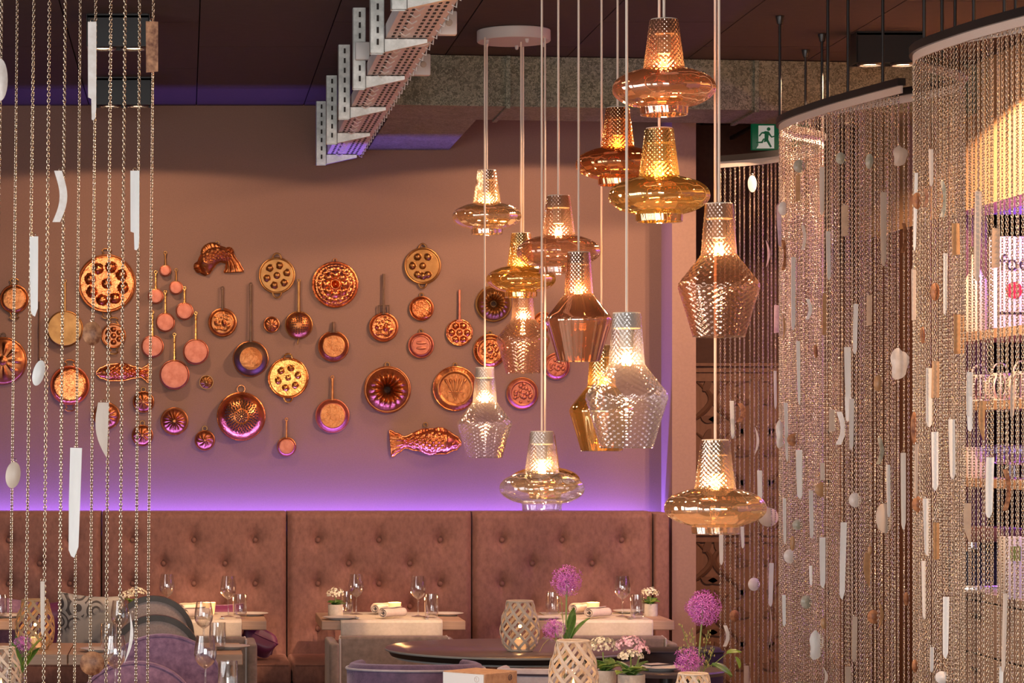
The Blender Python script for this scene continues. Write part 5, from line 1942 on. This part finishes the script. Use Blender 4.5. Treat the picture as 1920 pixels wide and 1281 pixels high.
def kalanchoe(px, d, z, label, clusters, pr=0.036, ph=0.062, leaves=12, ls=0.8, dark=False):
    t = thing('potted_kalanchoe', label, 'potted plant', (X(px, d), Y(d), z))
    obj('pot', MB().lathe([(0, 0), (pr * 0.96, 0), (pr, 0.004), (pr, ph), (pr * 0.9, ph), (pr * 0.88, ph * 0.85), (0, ph * 0.85)], 32), pot_m, t)
    obj('soil', MB().lathe([(0, ph * 0.88), (pr * 0.88, ph * 0.86)], 20), soil_m, t)
    for k in range(leaves):
        leaf(t, leaf_short, R.choice([leaf_m, leaf_m, leaf_l]), (0.012 * math.cos(k * 2.4), 0.012 * math.sin(k * 2.4), ph * 0.95), k * 2.4, rad(R.uniform(8, 50)), 0, ls * R.uniform(0.8, 1.2))
    for (cx, cy, cz, rx, rz, n, m_) in clusters:
        flower_cluster(t, (cx, cy, ph + cz), rx, rz, n, m_, 0.0062)
        obj('flower_stalk', MB().tube([(cx * 0.2, cy * 0.2, ph * 0.85), (cx * 0.8, cy, ph + cz * 0.8)], 0.003, 6), stem_m, t)
    return t


def allium_head(parent, c, r, n=150):
    mb = MB()
    c = Vector(c)
    for k in range(n):
        u_ = 1 - 2 * (k + 0.5) / n
        t = k * 2.39996
        q = math.sqrt(1 - u_ * u_)
        nv_ = Vector((q * math.cos(t), q * math.sin(t), u_))
        p = c + nv_ * r * R.uniform(0.60, 0.98)
        mb.tube([c + nv_ * r * 0.15, p], 0.0005, 3, cap=False)
        floret(mb, p, nv_, r * R.uniform(0.20, 0.30), 6, 0.26)
    o = obj('flower_head', mb, allium_m, parent, smooth=False)
    o['kind'] = 'stuff'
    obj('flower_core', MB().ball(c, r * 0.16, 10, 8), allium_dk, o)


def grass_spray(parent, base, tip, n=26, spread=0.03):
    base, tip = Vector(base), Vector(tip)
    mb = MB().tube([base, base.lerp(tip, 0.6) + Vector((0.004, 0, 0)), tip], 0.0011, 4)
    sd = MB()
    for k in range(n):
        q = R.uniform(0.35, 1.0)
        p = base.lerp(tip, q)
        v = Vector((R.uniform(-1, 1), R.uniform(-1, 1), R.uniform(0.0, 0.8))) * spread * (1.25 - q)
        mb.tube([p, p + v], 0.0005, 3, cap=False)
        sd.ball(p + v, 0.0024, 6, 4, (0.8, 0.8, 1.9))
    o = obj('grass_stalk', mb, stem_m, parent)
    o['kind'] = 'stuff'
    s_ = obj('grass_seeds', sd, grass_m, o)
    s_['kind'] = 'stuff'


# ------------------------------------------------------------------ woven lanterns
def lantern(px, d, z, label, m, s_=1.0, wr=0.0, lit=True):
    t = thing('woven_lantern', label, 'lantern', (X(px, d), Y(d), z))
    Hh_ = 0.226
    prof = lerp_tab([(0.0, 0.052), (0.18, 0.078), (0.40, 0.086), (0.62, 0.080), (0.85, 0.062), (1.0, 0.056)])

    def strip(direction, ph, off):
        mb = MB()
        n = 22
        vs, fs = [], []
        for i in range(n + 1):
            v = i / n
            a = ph + direction * v * rad(140)
            r_ = prof(v) + off
            hwz = 0.0052
            ca, sa = math.cos(a), math.sin(a)
            # strip is slanted, so widen along the perpendicular in the surface
            da = 0.0052 / r_ * 0.85 * direction
            for (du, dzv, dr) in ((-1, 1, 0), (1, -1, 0), (1, -1, 0.0022), (-1, 1, 0.0022)):
                aa = a + da * du
                vs.append(((r_ + dr) * math.cos(aa), (r_ + dr) * math.sin(aa), min(max(v * Hh_ + dzv * hwz * 0.75, 0.0), Hh_)))
        for i in range(n):
            for k in range(4):
                k2 = (k + 1) % 4
                fs.append((i * 4 + k, i * 4 + k2, i * 4 + 4 + k2, i * 4 + 4 + k))
        mb.add(vs, fs)
        return mb.mesh('slat', True, 30)
    ra, rb = strip(1, 0, 0.0), strip(-1, 0, 0.003)
    N = 9
    for k in range(N):
        link('slat', ra, m, t, (0, 0, 0), (0, 0, 2 * PI * k / N + wr))
        link('slat', rb, m, t, (0, 0, 0), (0, 0, 2 * PI * (k + 0.5) / N + wr))
    obj('top_ring', MB().torus((0, 0, Hh_ - 0.004), 0.056, 0.005, 36, 8, 'z'), m, t)
    obj('base_ring', MB().torus((0, 0, 0.006), 0.053, 0.006, 36, 8, 'z'), m, t)
    obj('base_board', MB().lathe([(0, 0.002), (0.05, 0.002), (0.05, 0.008), (0, 0.008)], 28), m, t)
    obj('glass_cylinder', MB().lathe([(0.042, 0.009), (0.042, 0.15)], 28), clear, t)
    cn = obj('candle', MB().lathe([(0, 0.009), (0.026, 0.009), (0.026, 0.055), (0.02, 0.056), (0, 0.053)], 24), wax_m, t)
    obj('flame', MB().lathe([(0, 0.056), (0.005, 0.064), (0.0055, 0.070), (0.002, 0.084), (0, 0.090)], 10), flame_m, cn)
    t.scale = (s_,) * 3
    if lit:
        l = bpy.data.lights.new('candle_light', 'POINT')
        l.energy = 0.22
        l.color = (1, .52, .2)
        l.shadow_soft_size = 0.008
        o = bpy.data.objects.new('candle_light', l)
        C.objects.link(o)
        o.parent = t
        o.location = (0, 0, 0.105)
    return t


# ------------------------------------------------------------------ chairs
def four_legs(t, w_, d_, h, y0=0.0):
    lg = MB().lathe([(0.011, 0), (0.019, h)], 10).mesh('leg')
    for sx in (-1, 1):
        for sy in (-1, 1):
            link('leg', lg, leg_m, t, (sx * w_, y0 + sy * d_, 0))


def box_chair(px, d, label, ztop=0.71, w_=0.60):
    """upholstered armchair seen from behind; sits facing +y"""
    t = thing('upholstered_armchair', label, 'chair', (X(px, d), Y(d), 0), group='grey armchairs at the bench tables')
    obj('backrest', MB().box((0, 0.045, (ztop + 0.30) / 2), (w_ - 0.10, 0.09, ztop - 0.30), bev=0.015, seg=3), velvet_g, t)
    for s_ in (-1, 1):
        obj('armrest', MB().box((s_ * (w_ / 2 - 0.022), 0.20, (ztop - 0.03 + 0.24) / 2), (0.05, 0.46, ztop - 0.03 - 0.24), bev=0.014, seg=3), velvet_g, t)
        obj('piping', MB().tube([(s_ * (w_ / 2 - 0.052), 0.0, 0.31), (s_ * (w_ / 2 - 0.052), -0.001, ztop - 0.012), (s_ * (w_ / 2 - 0.058), 0.08, ztop - 0.004)], 0.006, 8), piping_m, t)
    obj('seat', MB().box((0, 0.26, 0.39), (w_ - 0.10, 0.34, 0.14), bev=0.02, seg=3), velvet_g, t)
    four_legs(t, w_ / 2 - 0.06, 0.17, 0.32, 0.21)
    return t


def arch_chair(px, d, ztop, hw_, label, m, m_rim, rim_w, facing, grp=None):
    t = thing('arched_chair', label, 'chair', (X(px, d), Y(d), 0), (0, 0, 0 if facing > 0 else PI), group=grp)
    zb = 0.40
    rise = 0.20

    def outline(inset, n=28):
        o = [(-(hw_ - inset), zb + inset)]
        for k in range(n + 1):
            a = PI - PI * k / n
            o.append(((hw_ - inset) * math.cos(a), ztop - rise + (rise - inset) * math.sin(a)))
        o.append(((hw_ - inset), zb + inset))
        return o
    out, inn = outline(0), outline(rim_w)
    # frame band
    n = len(out)
    mb = MB()
    vs = [(x, -0.032, z) for x, z in out] + [(x, -0.032, z) for x, z in inn] + [(x, 0.032, z) for x, z in out] + [(x, 0.032, z) for x, z in inn]
    fs = []
    for k in range(n - 1):
        fs += [(k, k + 1, n + k + 1, n + k), (2 * n + k + 1, 2 * n + k, 3 * n + k, 3 * n + k + 1), (k + 1, k, 2 * n + k, 2 * n + k + 1), (n + k, n + k + 1, 3 * n + k + 1, 3 * n + k)]
    mb.add(vs, fs)
    obj('back_frame', mb, m_rim, t, angle=50)
    pm = MB()

    def pad(u_, v, sy):
        # radial fill of the inner outline
        k = u_ * (len(inn) - 1)
        i = min(int(k), len(inn) - 2)
        f_ = k - i
        x = inn[i][0] * (1 - f_) + inn[i + 1][0] * f_
        z = inn[i][1] * (1 - f_) + inn[i + 1][1] * f_
        cz = (ztop + zb) / 2
        return (x * v, sy * (0.024 + 0.022 * (1 - v ** 3)), cz + (z - cz) * v)
    pm.grid(50, 12, lambda a, b: pad(a, 1 - b * 0.999, -1))
    pm.grid(50, 12, lambda a, b: pad(a, 1 - b * 0.999, 1))
    obj('back_pad', pm, m, t, angle=60)
    obj('seat', MB().box((0, 0.24, 0.42), (hw_ * 2, 0.46, 0.10), bev=0.03, seg=3), m, t)
    four_legs(t, hw_ - 0.04, 0.19, 0.37, 0.24)
    return t


def tub_chair(px, d, ztop, r, label, m, m_pipe, yaw=0.0):
    """rounded tub with open front towards +y"""
    t = thing('tub_chair', label, 'chair', (X(px, d), Y(d), 0), (0, 0, yaw), group='velvet tub chairs')
    mb = MB()
    th = 0.055
    nseg = 44
    rows = []
    vs, fs = [], []
    path = []
    for k in range(nseg + 1):
        a = rad(-215 + 250 * k / nseg)           # from one arm round the back to the other
        f = 1.0
        path.append((math.cos(a), math.sin(a), a))
    sect = [(0, 0.30, 0.94), (0, 0.45, 0.985), (0, ztop - 0.03, 1.0), (0.25, ztop - 0.006, 1.0), (0.5, ztop, 1.0), (0.75, ztop - 0.006, 1.0), (1, ztop - 0.03, 1.0), (1, 0.30, 0.97)]
    for (cx, cy, a) in path:
        back = max(0, -cy)
        for (q, z, sc2) in sect:
            rr = (r - th * q) * sc2
            zz = z if z < 0.5 else z - 0.012 * (1 - back)
            vs.append((rr * cx, rr * cy * 1.05, zz))
    m_ = len(sect)
    for i in range(nseg):
        for j in range(m_ - 1):
            fs.append((i * m_ + j, i * m_ + j + 1, (i + 1) * m_ + j + 1, (i + 1) * m_ + j))
    fs += [tuple(range(m_)), tuple(nseg * m_ + m_ - 1 - k for k in range(m_))]
    mb.add(vs, fs)
    obj('tub_shell', mb, m, t, angle=60)
    obj('piping', MB().tube([(1.004 * r * cx, 1.004 * r * cy * 1.05, ztop - 0.024 - 0.012 * (1 - max(0, -cy))) for cx, cy, a in path], 0.005, 6), m_pipe, t)
    obj('piping', MB().tube([((r - th) * 0.995 * cx, (r - th) * 0.995 * cy * 1.05, ztop - 0.024 - 0.012 * (1 - max(0, -cy))) for cx, cy, a in path], 0.005, 6), m_pipe, t)
    obj('seat', MB().lathe([(0, 0.46), (r * 0.75, 0.46), (r * 0.83, 0.44), (r * 0.84, 0.33), (0, 0.33)], 36), m, t)
    four_legs(t, r * 0.6, r * 0.6, 0.33)
    return t


box_chair((617 + 862) / 2, 10.7, 'grey velvet armchair at the middle bench table', 0.705, 0.65)
box_chair(378, 10.7, 'grey velvet armchair with pale piping behind the purple chairs', 0.70, 0.55)
box_chair(1152, 10.7, 'grey velvet armchair at the table beside the pilaster', 0.705, 0.62)
ag = 'arched grey chairs'
arch_chair(287, 10.56, Z(1117, 10.56), 0.205, 'arched grey fabric chair with dark frame, at the bench side', fabric_g, frame_d, 0.026, -1, ag)
arch_chair(292, 10.12, Z(1153, 10.12), 0.215, 'arched grey fabric chair with dark frame, before the other one', fabric_g, frame_d, 0.028, -1, ag)
pg = 'arched purple chairs'
arch_chair(305, 8.95, Z(1189, 8.95), 0.25, 'arched purple velvet chair back close to the oak table', velvet_p, velvet_p, 0.008, 1, pg)
arch_chair(256, 8.55, Z(1240, 8.55), 0.24, 'arched purple velvet chair back before the other purple one', velvet_p, velvet_p, 0.008, 1, pg)
pale_p = mat('pale_lilac_velvet', (0.36, 0.33, 0.38), 0.75, col2=(0.44, 0.41, 0.46), scale=30, sheen=0.4, sheen_col=(0.9, 0.9, 1))
velvet_pd = mat('deep_purple_velvet', (0.055, 0.035, 0.085), 0.7, col2=(0.12, 0.075, 0.15), scale=26, lo=0.3, hi=0.7, bump=0.3, bscale=160, sheen=0.5, sheen_col=(0.8, 0.75, 1.0))
tub_chair(779, 8.85, 0.782, 0.285, 'purple velvet tub chair with pale rim drawn up to the round table', velvet_pd, pale_p)
tub_chair(1030, 8.72, 0.775, 0.225, 'pale lilac tub chair with dark piping behind the flower lantern', pale_p, piping_d)
tub_chair(1277, 9.75, 0.76, 0.19, 'dark purple tub chair behind the pink kalanchoe', mat('dark_purple_velvet', (0.03, 0.016, 0.024), 0.7, sheen=0.3), piping_d)

rt = thing('round_table', 'large dark round table with pale edge in the middle of the room', 'table', (1.487, Y(9.68), 0))
obj('tabletop', MB().lathe([(0, TZ), (0.568, TZ), (0.573, TZ - 0.003)], 96), round_m, rt)
obj('edge_band', MB().lathe([(0.573, TZ - 0.003), (0.575, TZ - 0.006), (0.573, TZ - 0.012), (0.55, TZ - 0.013)], 96), round_e, rt)
obj('underside', MB().lathe([(0.562, TZ - 0.012), (0.548, TZ - 0.036), (0, TZ - 0.037)], 96), black_m, rt)
obj('lower_band', MB().lathe([(0.50, TZ - 0.037), (0.535, TZ - 0.038), (0.537, TZ - 0.046), (0.50, TZ - 0.05), (0, TZ - 0.05)], 96), round_e, rt)
obj('column', MB().lathe([(0.06, TZ - 0.05), (0.05, 0.1), (0.06, 0.03)], 24), black_m, rt)
obj('foot', MB().lathe([(0, 0.03), (0.27, 0.025), (0.29, 0.0), (0, 0)], 40), black_m, rt)
bt_ = thing('bistro_table', 'small dark round table with a plate behind the flower pots', 'table', (1.985, Y(8.78), 0))
obj('tabletop', MB().lathe([(0, TZ), (0.235, TZ), (0.24, TZ - 0.006), (0.235, TZ - 0.02), (0, TZ - 0.02)], 56), round_m, bt_)
obj('column', MB().lathe([(0.03, TZ - 0.02), (0.03, 0.02)], 16), black_m, bt_)
obj('foot', MB().lathe([(0, 0.02), (0.18, 0.018), (0.19, 0), (0, 0)], 32), black_m, bt_)


# ------------------------------------------------------------------ cushions
def pillow(w_, h_, th, n=22):
    mb = MB()

    def fn(u_, v, sgn_):
        a, b = 2 * u_ - 1, 2 * v - 1
        e = max(0, (1 - a ** 4) * (1 - b ** 4)) ** 0.5
        pin = 1 - 0.10 * (1 - abs(a) ** 2) * abs(b) ** 3
        pin2 = 1 - 0.10 * (1 - abs(b) ** 2) * abs(a) ** 3
        return (a * w_ / 2 * pin2, sgn_ * th / 2 * e, b * h_ / 2 * pin)
    mb.grid(n, n, lambda u_, v: fn(u_, v, -1))
    mb.grid(n, n, lambda u_, v: fn(1 - u_, v, 1))
    return mb


def circles_mat():
    m, nt, out = nt_new('patterned_fabric')
    b = nt.nodes.new('ShaderNodeBsdfPrincipled')
    b.inputs['Roughness'].default_value = 0.85
    nt.links.new(b.outputs[0], out.inputs[0])
    tc = nt.nodes.new('ShaderNodeTexCoord')
    mp = nt.nodes.new('ShaderNodeMapping')
    mp.inputs['Scale'].default_value = (1, 0.001, 1)
    nt.links.new(tc.outputs['Object'], mp.inputs[0])
    v = nt.nodes.new('ShaderNodeTexVoronoi')
    v.inputs['Scale'].default_value = 11
    v.inputs['Randomness'].default_value = 0.55
    nt.links.new(mp.outputs[0], v.inputs['Vector'])
    mu = nt.nodes.new('ShaderNodeMath')
    mu.operation = 'MULTIPLY'
    mu.inputs[1].default_value = 26
    nt.links.new(v.outputs['Distance'], mu.inputs[0])
    sn = nt.nodes.new('ShaderNodeMath')
    sn.operation = 'SINE'
    nt.links.new(mu.outputs[0], sn.inputs[0])
    r = ramp(nt, sn.outputs[0], (0.45, 0.44, 0.41), (0.09, 0.085, 0.085), 0.25, 0.45)
    n2 = noise(nt, 7, 2)
    r2 = ramp(nt, n2.outputs['Fac'], (0.16, 0.16, 0.18), (0.5, 0.48, 0.44), 0.42, 0.52)
    mx = nt.nodes.new('ShaderNodeMixRGB')
    bl = ramp(nt, noise(nt, 4.5, 1).outputs['Fac'], (0, 0, 0), (1, 1, 1), 0.48, 0.54)
    nt.links.new(bl.outputs[0], mx.inputs[0])
    nt.links.new(r.outputs[0], mx.inputs[1])
    nt.links.new(r2.outputs[0], mx.inputs[2])
    nt.links.new(mx.outputs[0], b.inputs['Base Color'])
    return m


def cushion(px, py, d, w_, h_, m, label, rot=(0, 0, 0)):
    t = thing('cushion', label, 'cushion', P(px, py, d), rot)
    obj('cover', pillow(w_, h_, 0.13), m, t, angle=80)
    obj('seam', MB().tube([(a * w_ / 2 * (1 - 0.10 * (1 - b * b) * abs(a) ** 3), 0, b * h_ / 2 * (1 - 0.10 * (1 - a * a) * abs(b) ** 3)) for a, b in
                           [(-1 + 2 * k / 10, -1) for k in range(10)] + [(1, -1 + 2 * k / 10) for k in range(10)] + [(1 - 2 * k / 10, 1) for k in range(10)] + [(-1, 1 - 2 * k / 10) for k in range(10)]], 0.004, 6, closed=True), m, t)


plum = mat('plum_satin', (0.16, 0.03, 0.10), 0.4, sheen=0.3, sheen_col=(0.9, 0.5, 0.8))
cushion(168, 1172, 11.5, 0.36, 0.345, circles_mat(), 'patterned cushion with grey circles and blossoms leaning on the bench', (rad(12), rad(4), 0))
cushion(14, 1170, 11.72, 0.30, 0.31, velvet_p, 'purple velvet cushion at the bench end behind the lantern', (rad(12), rad(10), 0))
cushion(103, 1178, 11.74, 0.22, 0.31, plum, 'plum satin cushion half behind the patterned one', (rad(10), rad(-6), 0))
cushion(484, 1203, 11.5, 0.20, 0.15, plum, 'plum satin cushion poking out from under the table', (rad(60), rad(25), 0))
cushion(405, 1168, 11.70, 0.30, 0.22, plum, 'plum satin cushion on the bench behind the rolled napkins', (rad(14), 0, 0))

# ------------------------------------------------------------------ table settings
tr = TZ + RT
# middle bench table
wine(668, 11.45, 'wine glass next to the white kalanchoe on the middle bench table', tr)
wine(784, 11.3, 'wine glass beside the tumbler on the middle bench table', tr)
tumbler(650, 11.5, 'tumbler half behind the white kalanchoe pot')
tumbler(809, 11.24, 'tumbler at the runner edge of the middle bench table', tr)
plate(637, 11.17, 'white side plate before the white kalanchoe pot')
plate(838, 11.42, 'white side plate behind the tumbler on the middle table')
napkin(722, 11.48, 'rolled napkin behind the candle on the middle bench table', 0.75, tr)
napkin(737, 11.20, 'rolled napkin before the candle on the middle bench table', 0.75, tr)
candle_cup(740, 11.42, 'glowing ribbed candle cup on the middle bench table', tr)
cutlery(668, 11.22, 'fork', 'fork by the plate on the middle bench table', tr)
cutlery(797, 11.22, 'knife', 'knife before the tumbler on the middle bench table', tr)
kalanchoe(629, 11.36, TZ, 'white flowering kalanchoe in a grey pot on the middle bench table', [(0, 0, 0.055, 0.046, 0.034, 90, bloom_w)], 0.040, 0.065, 12, 0.8)
# table beside the pilaster
wine(1063, 11.45, 'wine glass behind the purple allium', tr)
wine(1167, 11.3, 'wine glass beside the candle on the table at the pilaster', tr)
tumbler(1036, 11.45, 'tumbler beside the allium stem on the pilaster table')
tumbler(1195, 11.2, 'tumbler before the cream kalanchoe on the pilaster table', tr)
plate(1022, 11.18, 'white side plate behind the woven lantern on the round table')
plate(1180, 11.53, 'white side plate between wine glass and cream kalanchoe', tr)
napkin(1092, 11.48, 'rolled napkin behind the candle on the pilaster table', 0.75, tr)
napkin(1122, 11.20, 'rolled napkin before the candle on the pilaster table', 0.75, tr)
candle_cup(1112, 11.42, 'glowing ribbed candle cup on the pilaster table', tr)
cutlery(1178, 11.2, 'fork', 'fork on the runner of the pilaster table', tr)
kalanchoe(1219, 11.4, TZ, 'cream flowering kalanchoe in a grey pot on the pilaster table', [(0, 0, 0.055, 0.046, 0.032, 80, bloom_w)], 0.040, 0.066, 12, 0.85)
# table behind the arched chairs
wine(313, 11.45, 'wine glass above the arched grey chair', tr)
wine(428, 11.3, 'wine glass beside a tumbler at the runner end', tr)
tumbler(450, 11.22, 'tumbler next to the wine glass at the runner end', tr)
plate(472, 11.42, 'white side plate at the free end of the table behind the arched chairs')
napkin(360, 11.48, 'rolled napkin next to the arched chair frame', 0.75, tr)
napkin(368, 11.18, 'rolled napkin behind the arched chair frame', 0.75, tr)
candle_cup(392, 11.42, 'glowing ribbed candle cup on the table behind the arched chairs', tr)
cutlery(416, 11.22, 'fork', 'fork on the table behind the arched chairs', tr)
kalanchoe(250, 11.4, TZ, 'cream flowering kalanchoe behind the arched grey chair', [(-0.035, 0, 0.045, 0.035, 0.024, 50, bloom_w), (0.02, 0, 0.058, 0.05, 0.03, 70, bloom_w)], 0.040, 0.066, 10, 0.8)
# bench end table
plate(16, 11.3, 'white side plate at the bench end table')
tumbler(0, 11.25, 'tumbler on the bench end table')
# oak tables between the chairs
wine(382, 9.62, 'wine glass at the free end of the oak table between the chairs')
tumbler(408, 9.56, 'tumbler with plate at the free end of the oak table')
plate(432, 9.62, 'white side plate at the free end of the oak table between the chairs')
wine(225, 9.66, 'wine glass before the arched grey chairs')
tumbler(204, 9.5, 'tumbler beside the arched chairs on the oak table')
plate(188, 9.5, 'white side plate beside the tumbler beside the arched chairs')
lantern(66, 9.6, TZ, 'natural cane woven lantern on the oak table before the bench', slat_w, 1.0, 0.3)
# front table on the left
wine(385, 7.95, 'large wine glass on the front table before the purple chairs')
tumbler(427, 7.9, 'tumbler beside the large wine glass on the front table')
wine(216, 7.95, 'wine glass before the purple chairs behind the chains')
lantern(2, 7.75, TZ, 'whitewashed woven lantern behind the outermost chains on the front table', slat_m, 0.85, 0.1, False)
va = thing('flower_vase', 'small glass vase with purple allium and strap leaves on the front table', 'vase', (X(36, 8.0), Y(8.0), TZ))
obj('vase', MB().lathe([(0, 0), (0.03, 0), (0.034, 0.01), (0.03, 0.045), (0.014, 0.07), (0.016, 0.082)], 24), clear, va)
obj('flower_stem', MB().tube([(0, 0, 0.02), (0.005, 0, 0.10), (0.012, 0.01, 0.165)], 0.003, 6), stem_m, va)
allium_head(va, (0.012, 0.012, 0.172), 0.042, 60)
for (yaw, pit, rl, s_) in ((0.3, 75, 0, 1.0), (-0.6, 68, 0.3, 1.0), (-1.1, 60, -0.3, 1.05), (2.6, 72, 0, 0.9), (-0.9, 50, 0.2, 0.9)):
    leaf(va, leaf_long, leaf_m if yaw > -1 else leaf_l, (0, -0.008, 0.055), yaw, rad(pit), rl, s_)
for k in range(5):
    obj('grass_blade', MB().tube([(0.004, 0, 0.05), (0.02 + 0.006 * k, 0.01, 0.14), (0.045 + 0.008 * k, 0.01, 0.20 + 0.005 * k)], [0.0016, 0.0014, 0.0004], 4), leaf_l, va)
# round table
lantern(975, 9.52, TZ, 'whitewashed woven lantern standing on the dark round table', slat_m, 1.0, 0.15)
# long front table
lantern(1075, 7.65, TZ, 'whitewashed woven lantern on the front table before the allium', slat_m, 1.0, 0.5)
lantern(1300, 6.95, TZ, 'small whitewashed woven lantern below the tall alliums', slat_m, 0.82, 0.2)
v2 = thing('flower_vase', 'glass vase with two purple alliums and broad leaves behind the woven lantern', 'vase', (X(1060, 7.98), Y(7.98), TZ))
obj('vase', MB().lathe([(0, 0), (0.026, 0), (0.03, 0.01), (0.026, 0.06), (0.014, 0.10), (0.016, 0.115)], 24), clear, v2)
S2 = 7.98 * K / F


def rel(px, py, bx=1060, d=7.98):
    return (X(px, d) - X(bx, d), 0.0, Z(py, d) - TZ)


h1 = rel(1063, 1089)
obj('flower_stem', MB().tube([(0, 0, 0.02), (h1[0] * 0.4, 0, h1[2] * 0.6), h1], 0.0032, 7), stem_m, v2)
allium_head(v2, h1, 30 * S2, 84)
h2 = rel(1037, 1178)
obj('flower_stem', MB().tube([(0, 0, 0.02), (h2[0] * 0.3, -0.01, 0.11), (h2[0], -0.02, h2[2])], 0.003, 6), stem_m, v2)
allium_head(v2, (h2[0], -0.02, h2[2]), 22 * S2, 60)
for (px_, py_, yaw, pit, rl, s_) in ((1064, 1190, -0.5, 62, 0.4, 1.0), (1060, 1195, -0.9, 70, -0.2, 0.95), (1070, 1188, -1.3, 48, 0.2, 0.8)):
    p_ = rel(px_, py_)
    leaf(v2, leaf_long, leaf_m, (p_[0], -0.012, p_[2] - 0.02), yaw, rad(pit), rl, s_ * 0.85)
grass_spray(v2, (0.0, 0.01, 0.08), rel(1052, 1122), 22, 0.025)
p0, p1, p2 = rel(1040, 1200), rel(1022, 1205), rel(1012, 1222)
obj('grass_blade', MB().tube(catmull([(0, -0.012, 0.10), p0, p1, p2], 5), 0.0011, 4), grass_m, v2)

v3 = thing('flower_vase', 'glass vase with tall purple alliums and grass sprays at the curtain', 'vase', (X(1308, 7.5), Y(7.5), TZ))
obj('vase', MB().lathe([(0, 0), (0.03, 0), (0.033, 0.01), (0.03, 0.05), (0.017, 0.075), (0.019, 0.088)], 24), clear, v3)
r3 = lambda px, py: rel(px, py, 1308, 7.5)
S3 = 7.5 * K / F
h1, h2 = r3(1318, 1140), r3(1289, 1238)
obj('flower_stem', MB().tube([(0, 0, 0.02), (h1[0] * 0.2, 0, h1[2] * 0.5), h1], 0.0032, 7), stem_m, v3)
allium_head(v3, h1, 35 * S3, 100)
obj('flower_stem', MB().tube([(0, 0, 0.02), (h2[0] * 0.6, -0.01, h2[2] * 0.6), (h2[0], -0.02, h2[2])], 0.003, 6), stem_m, v3)
allium_head(v3, (h2[0], -0.02, h2[2]), 28 * S3, 75)
for (px_, py_) in ((1277, 1172), (1296, 1180), (1328, 1182), (1340, 1215), (1275, 1215)):
    grass_spray(v3, (0.002, 0.012, 0.09), r3(px_, py_), 26, 0.03)
a_ = r3(1338, 1252)
leaf(v3, leaf_heart, leaf_m, (a_[0] - 0.012, -0.02, a_[2] + 0.01), -1.75, rad(-28), 0.2, 0.95)
a_ = r3(1362, 1226)
leaf(v3, leaf_heart, leaf_l, (a_[0], -0.01, a_[2]), -1.45, rad(6), 0.2, 0.62)
a_ = r3(1377, 1232)
leaf(v3, leaf_heart, leaf_l, (a_[0], -0.01, a_[2]), -1.9, rad(-68), 0.2, 0.5)
obj('leaf_twig', MB().tube(catmull([(0.004, -0.005, 0.08), r3(1320, 1256), r3(1340, 1244), r3(1362, 1226)], 5), 0.0012, 5), stem_m, v3)

kalanchoe(1135, 8.0, TZ, 'white flowering kalanchoe beside the woven lantern on the front table', [(-0.012, 0.0, 0.085, 0.055, 0.04, 120, bloom_w)], 0.040, 0.08, 14, 1.0)
kalanchoe(1184, 7.86, TZ, 'pink and white flowering kalanchoe on the front table', [(0.0, 0.02, 0.105, 0.055, 0.035, 120, bloom_p), (0.035, -0.01, 0.085, 0.03, 0.022, 50, bloom_p), (-0.01, -0.035, 0.068, 0.045, 0.025, 80, bloom_w)], 0.050, 0.08, 18, 1.15)
plate(1237, 8.72, 'wide pale plate on the small dark table', TZ, 1.1)
nk = obj('folded_napkin', MB().box((0, 0, 0.007), (0.11, 0.09, 0.008), bev=0.003), china, None, (X(1228, 8.70), Y(8.70), TZ + 0.018), (0, 0, 0.5))
tag(nk, 'white folded napkin with dark edge lying on the wide plate', 'napkin')
obj('edge_stitching', MB().tube([(-0.054, -0.044, 0.010), (0.054, -0.044, 0.010), (0.054, 0.044, 0.010), (-0.054, 0.044, 0.010)], 0.003, 6, closed=True), piping_d, nk)
# boxed package on the front table
bxp = thing('card_box', 'rustic cardboard box with white end panel and ring emblems on front table', 'box', (X(909, 7.75), Y(7.75), TZ), (0, 0, rad(46)))
kraft = mat('kraft_board', (0.30, 0.17, 0.10), 0.75, col2=(0.42, 0.27, 0.17), scale=40, bump=0.3, bscale=90)
bw_, bh_ = 0.195, 0.094
obj('body', MB().box((bw_ / 2, bw_ / 2, bh_ / 2), (bw_, bw_, bh_), bev=0.003, seg=1), kraft, bxp, smooth=False)
obj('end_panel', MB().box((-0.0015, bw_ / 2, bh_ / 2), (0.003, bw_ - 0.008, bh_ - 0.008)), mat('cool_white_card', (0.62, 0.68, 0.72), 0.6), bxp, smooth=False)
obj('ring_emblem', MB().torus((0.15, -0.001, bh_ - 0.022), 0.010, 0.0012, 24, 5), piping_d, bxp)
obj('emblem_mark', MB().box((0.148, -0.0015, bh_ - 0.022), (0.002, 0.001, 0.010)).box((0.152, -0.0015, bh_ - 0.0195), (0.006, 0.001, 0.002)).box((0.152, -0.0015, bh_ - 0.0245), (0.006, 0.001, 0.002)), piping_d, bxp, smooth=False)
e2 = obj('ring_emblem', MB().torus((0, 0, 0), 0.010, 0.0012, 24, 5), piping_m, bxp, (-0.0032, 0.035, bh_ - 0.022), (0, 0, PI / 2))
obj('emblem_mark', MB().box((0, 0, 0), (0.001, 0.002, 0.010)).box((0, 0.003, 0.003), (0.001, 0.006, 0.002)), piping_m, bxp, (-0.0034, 0.036, bh_ - 0.022), smooth=False)
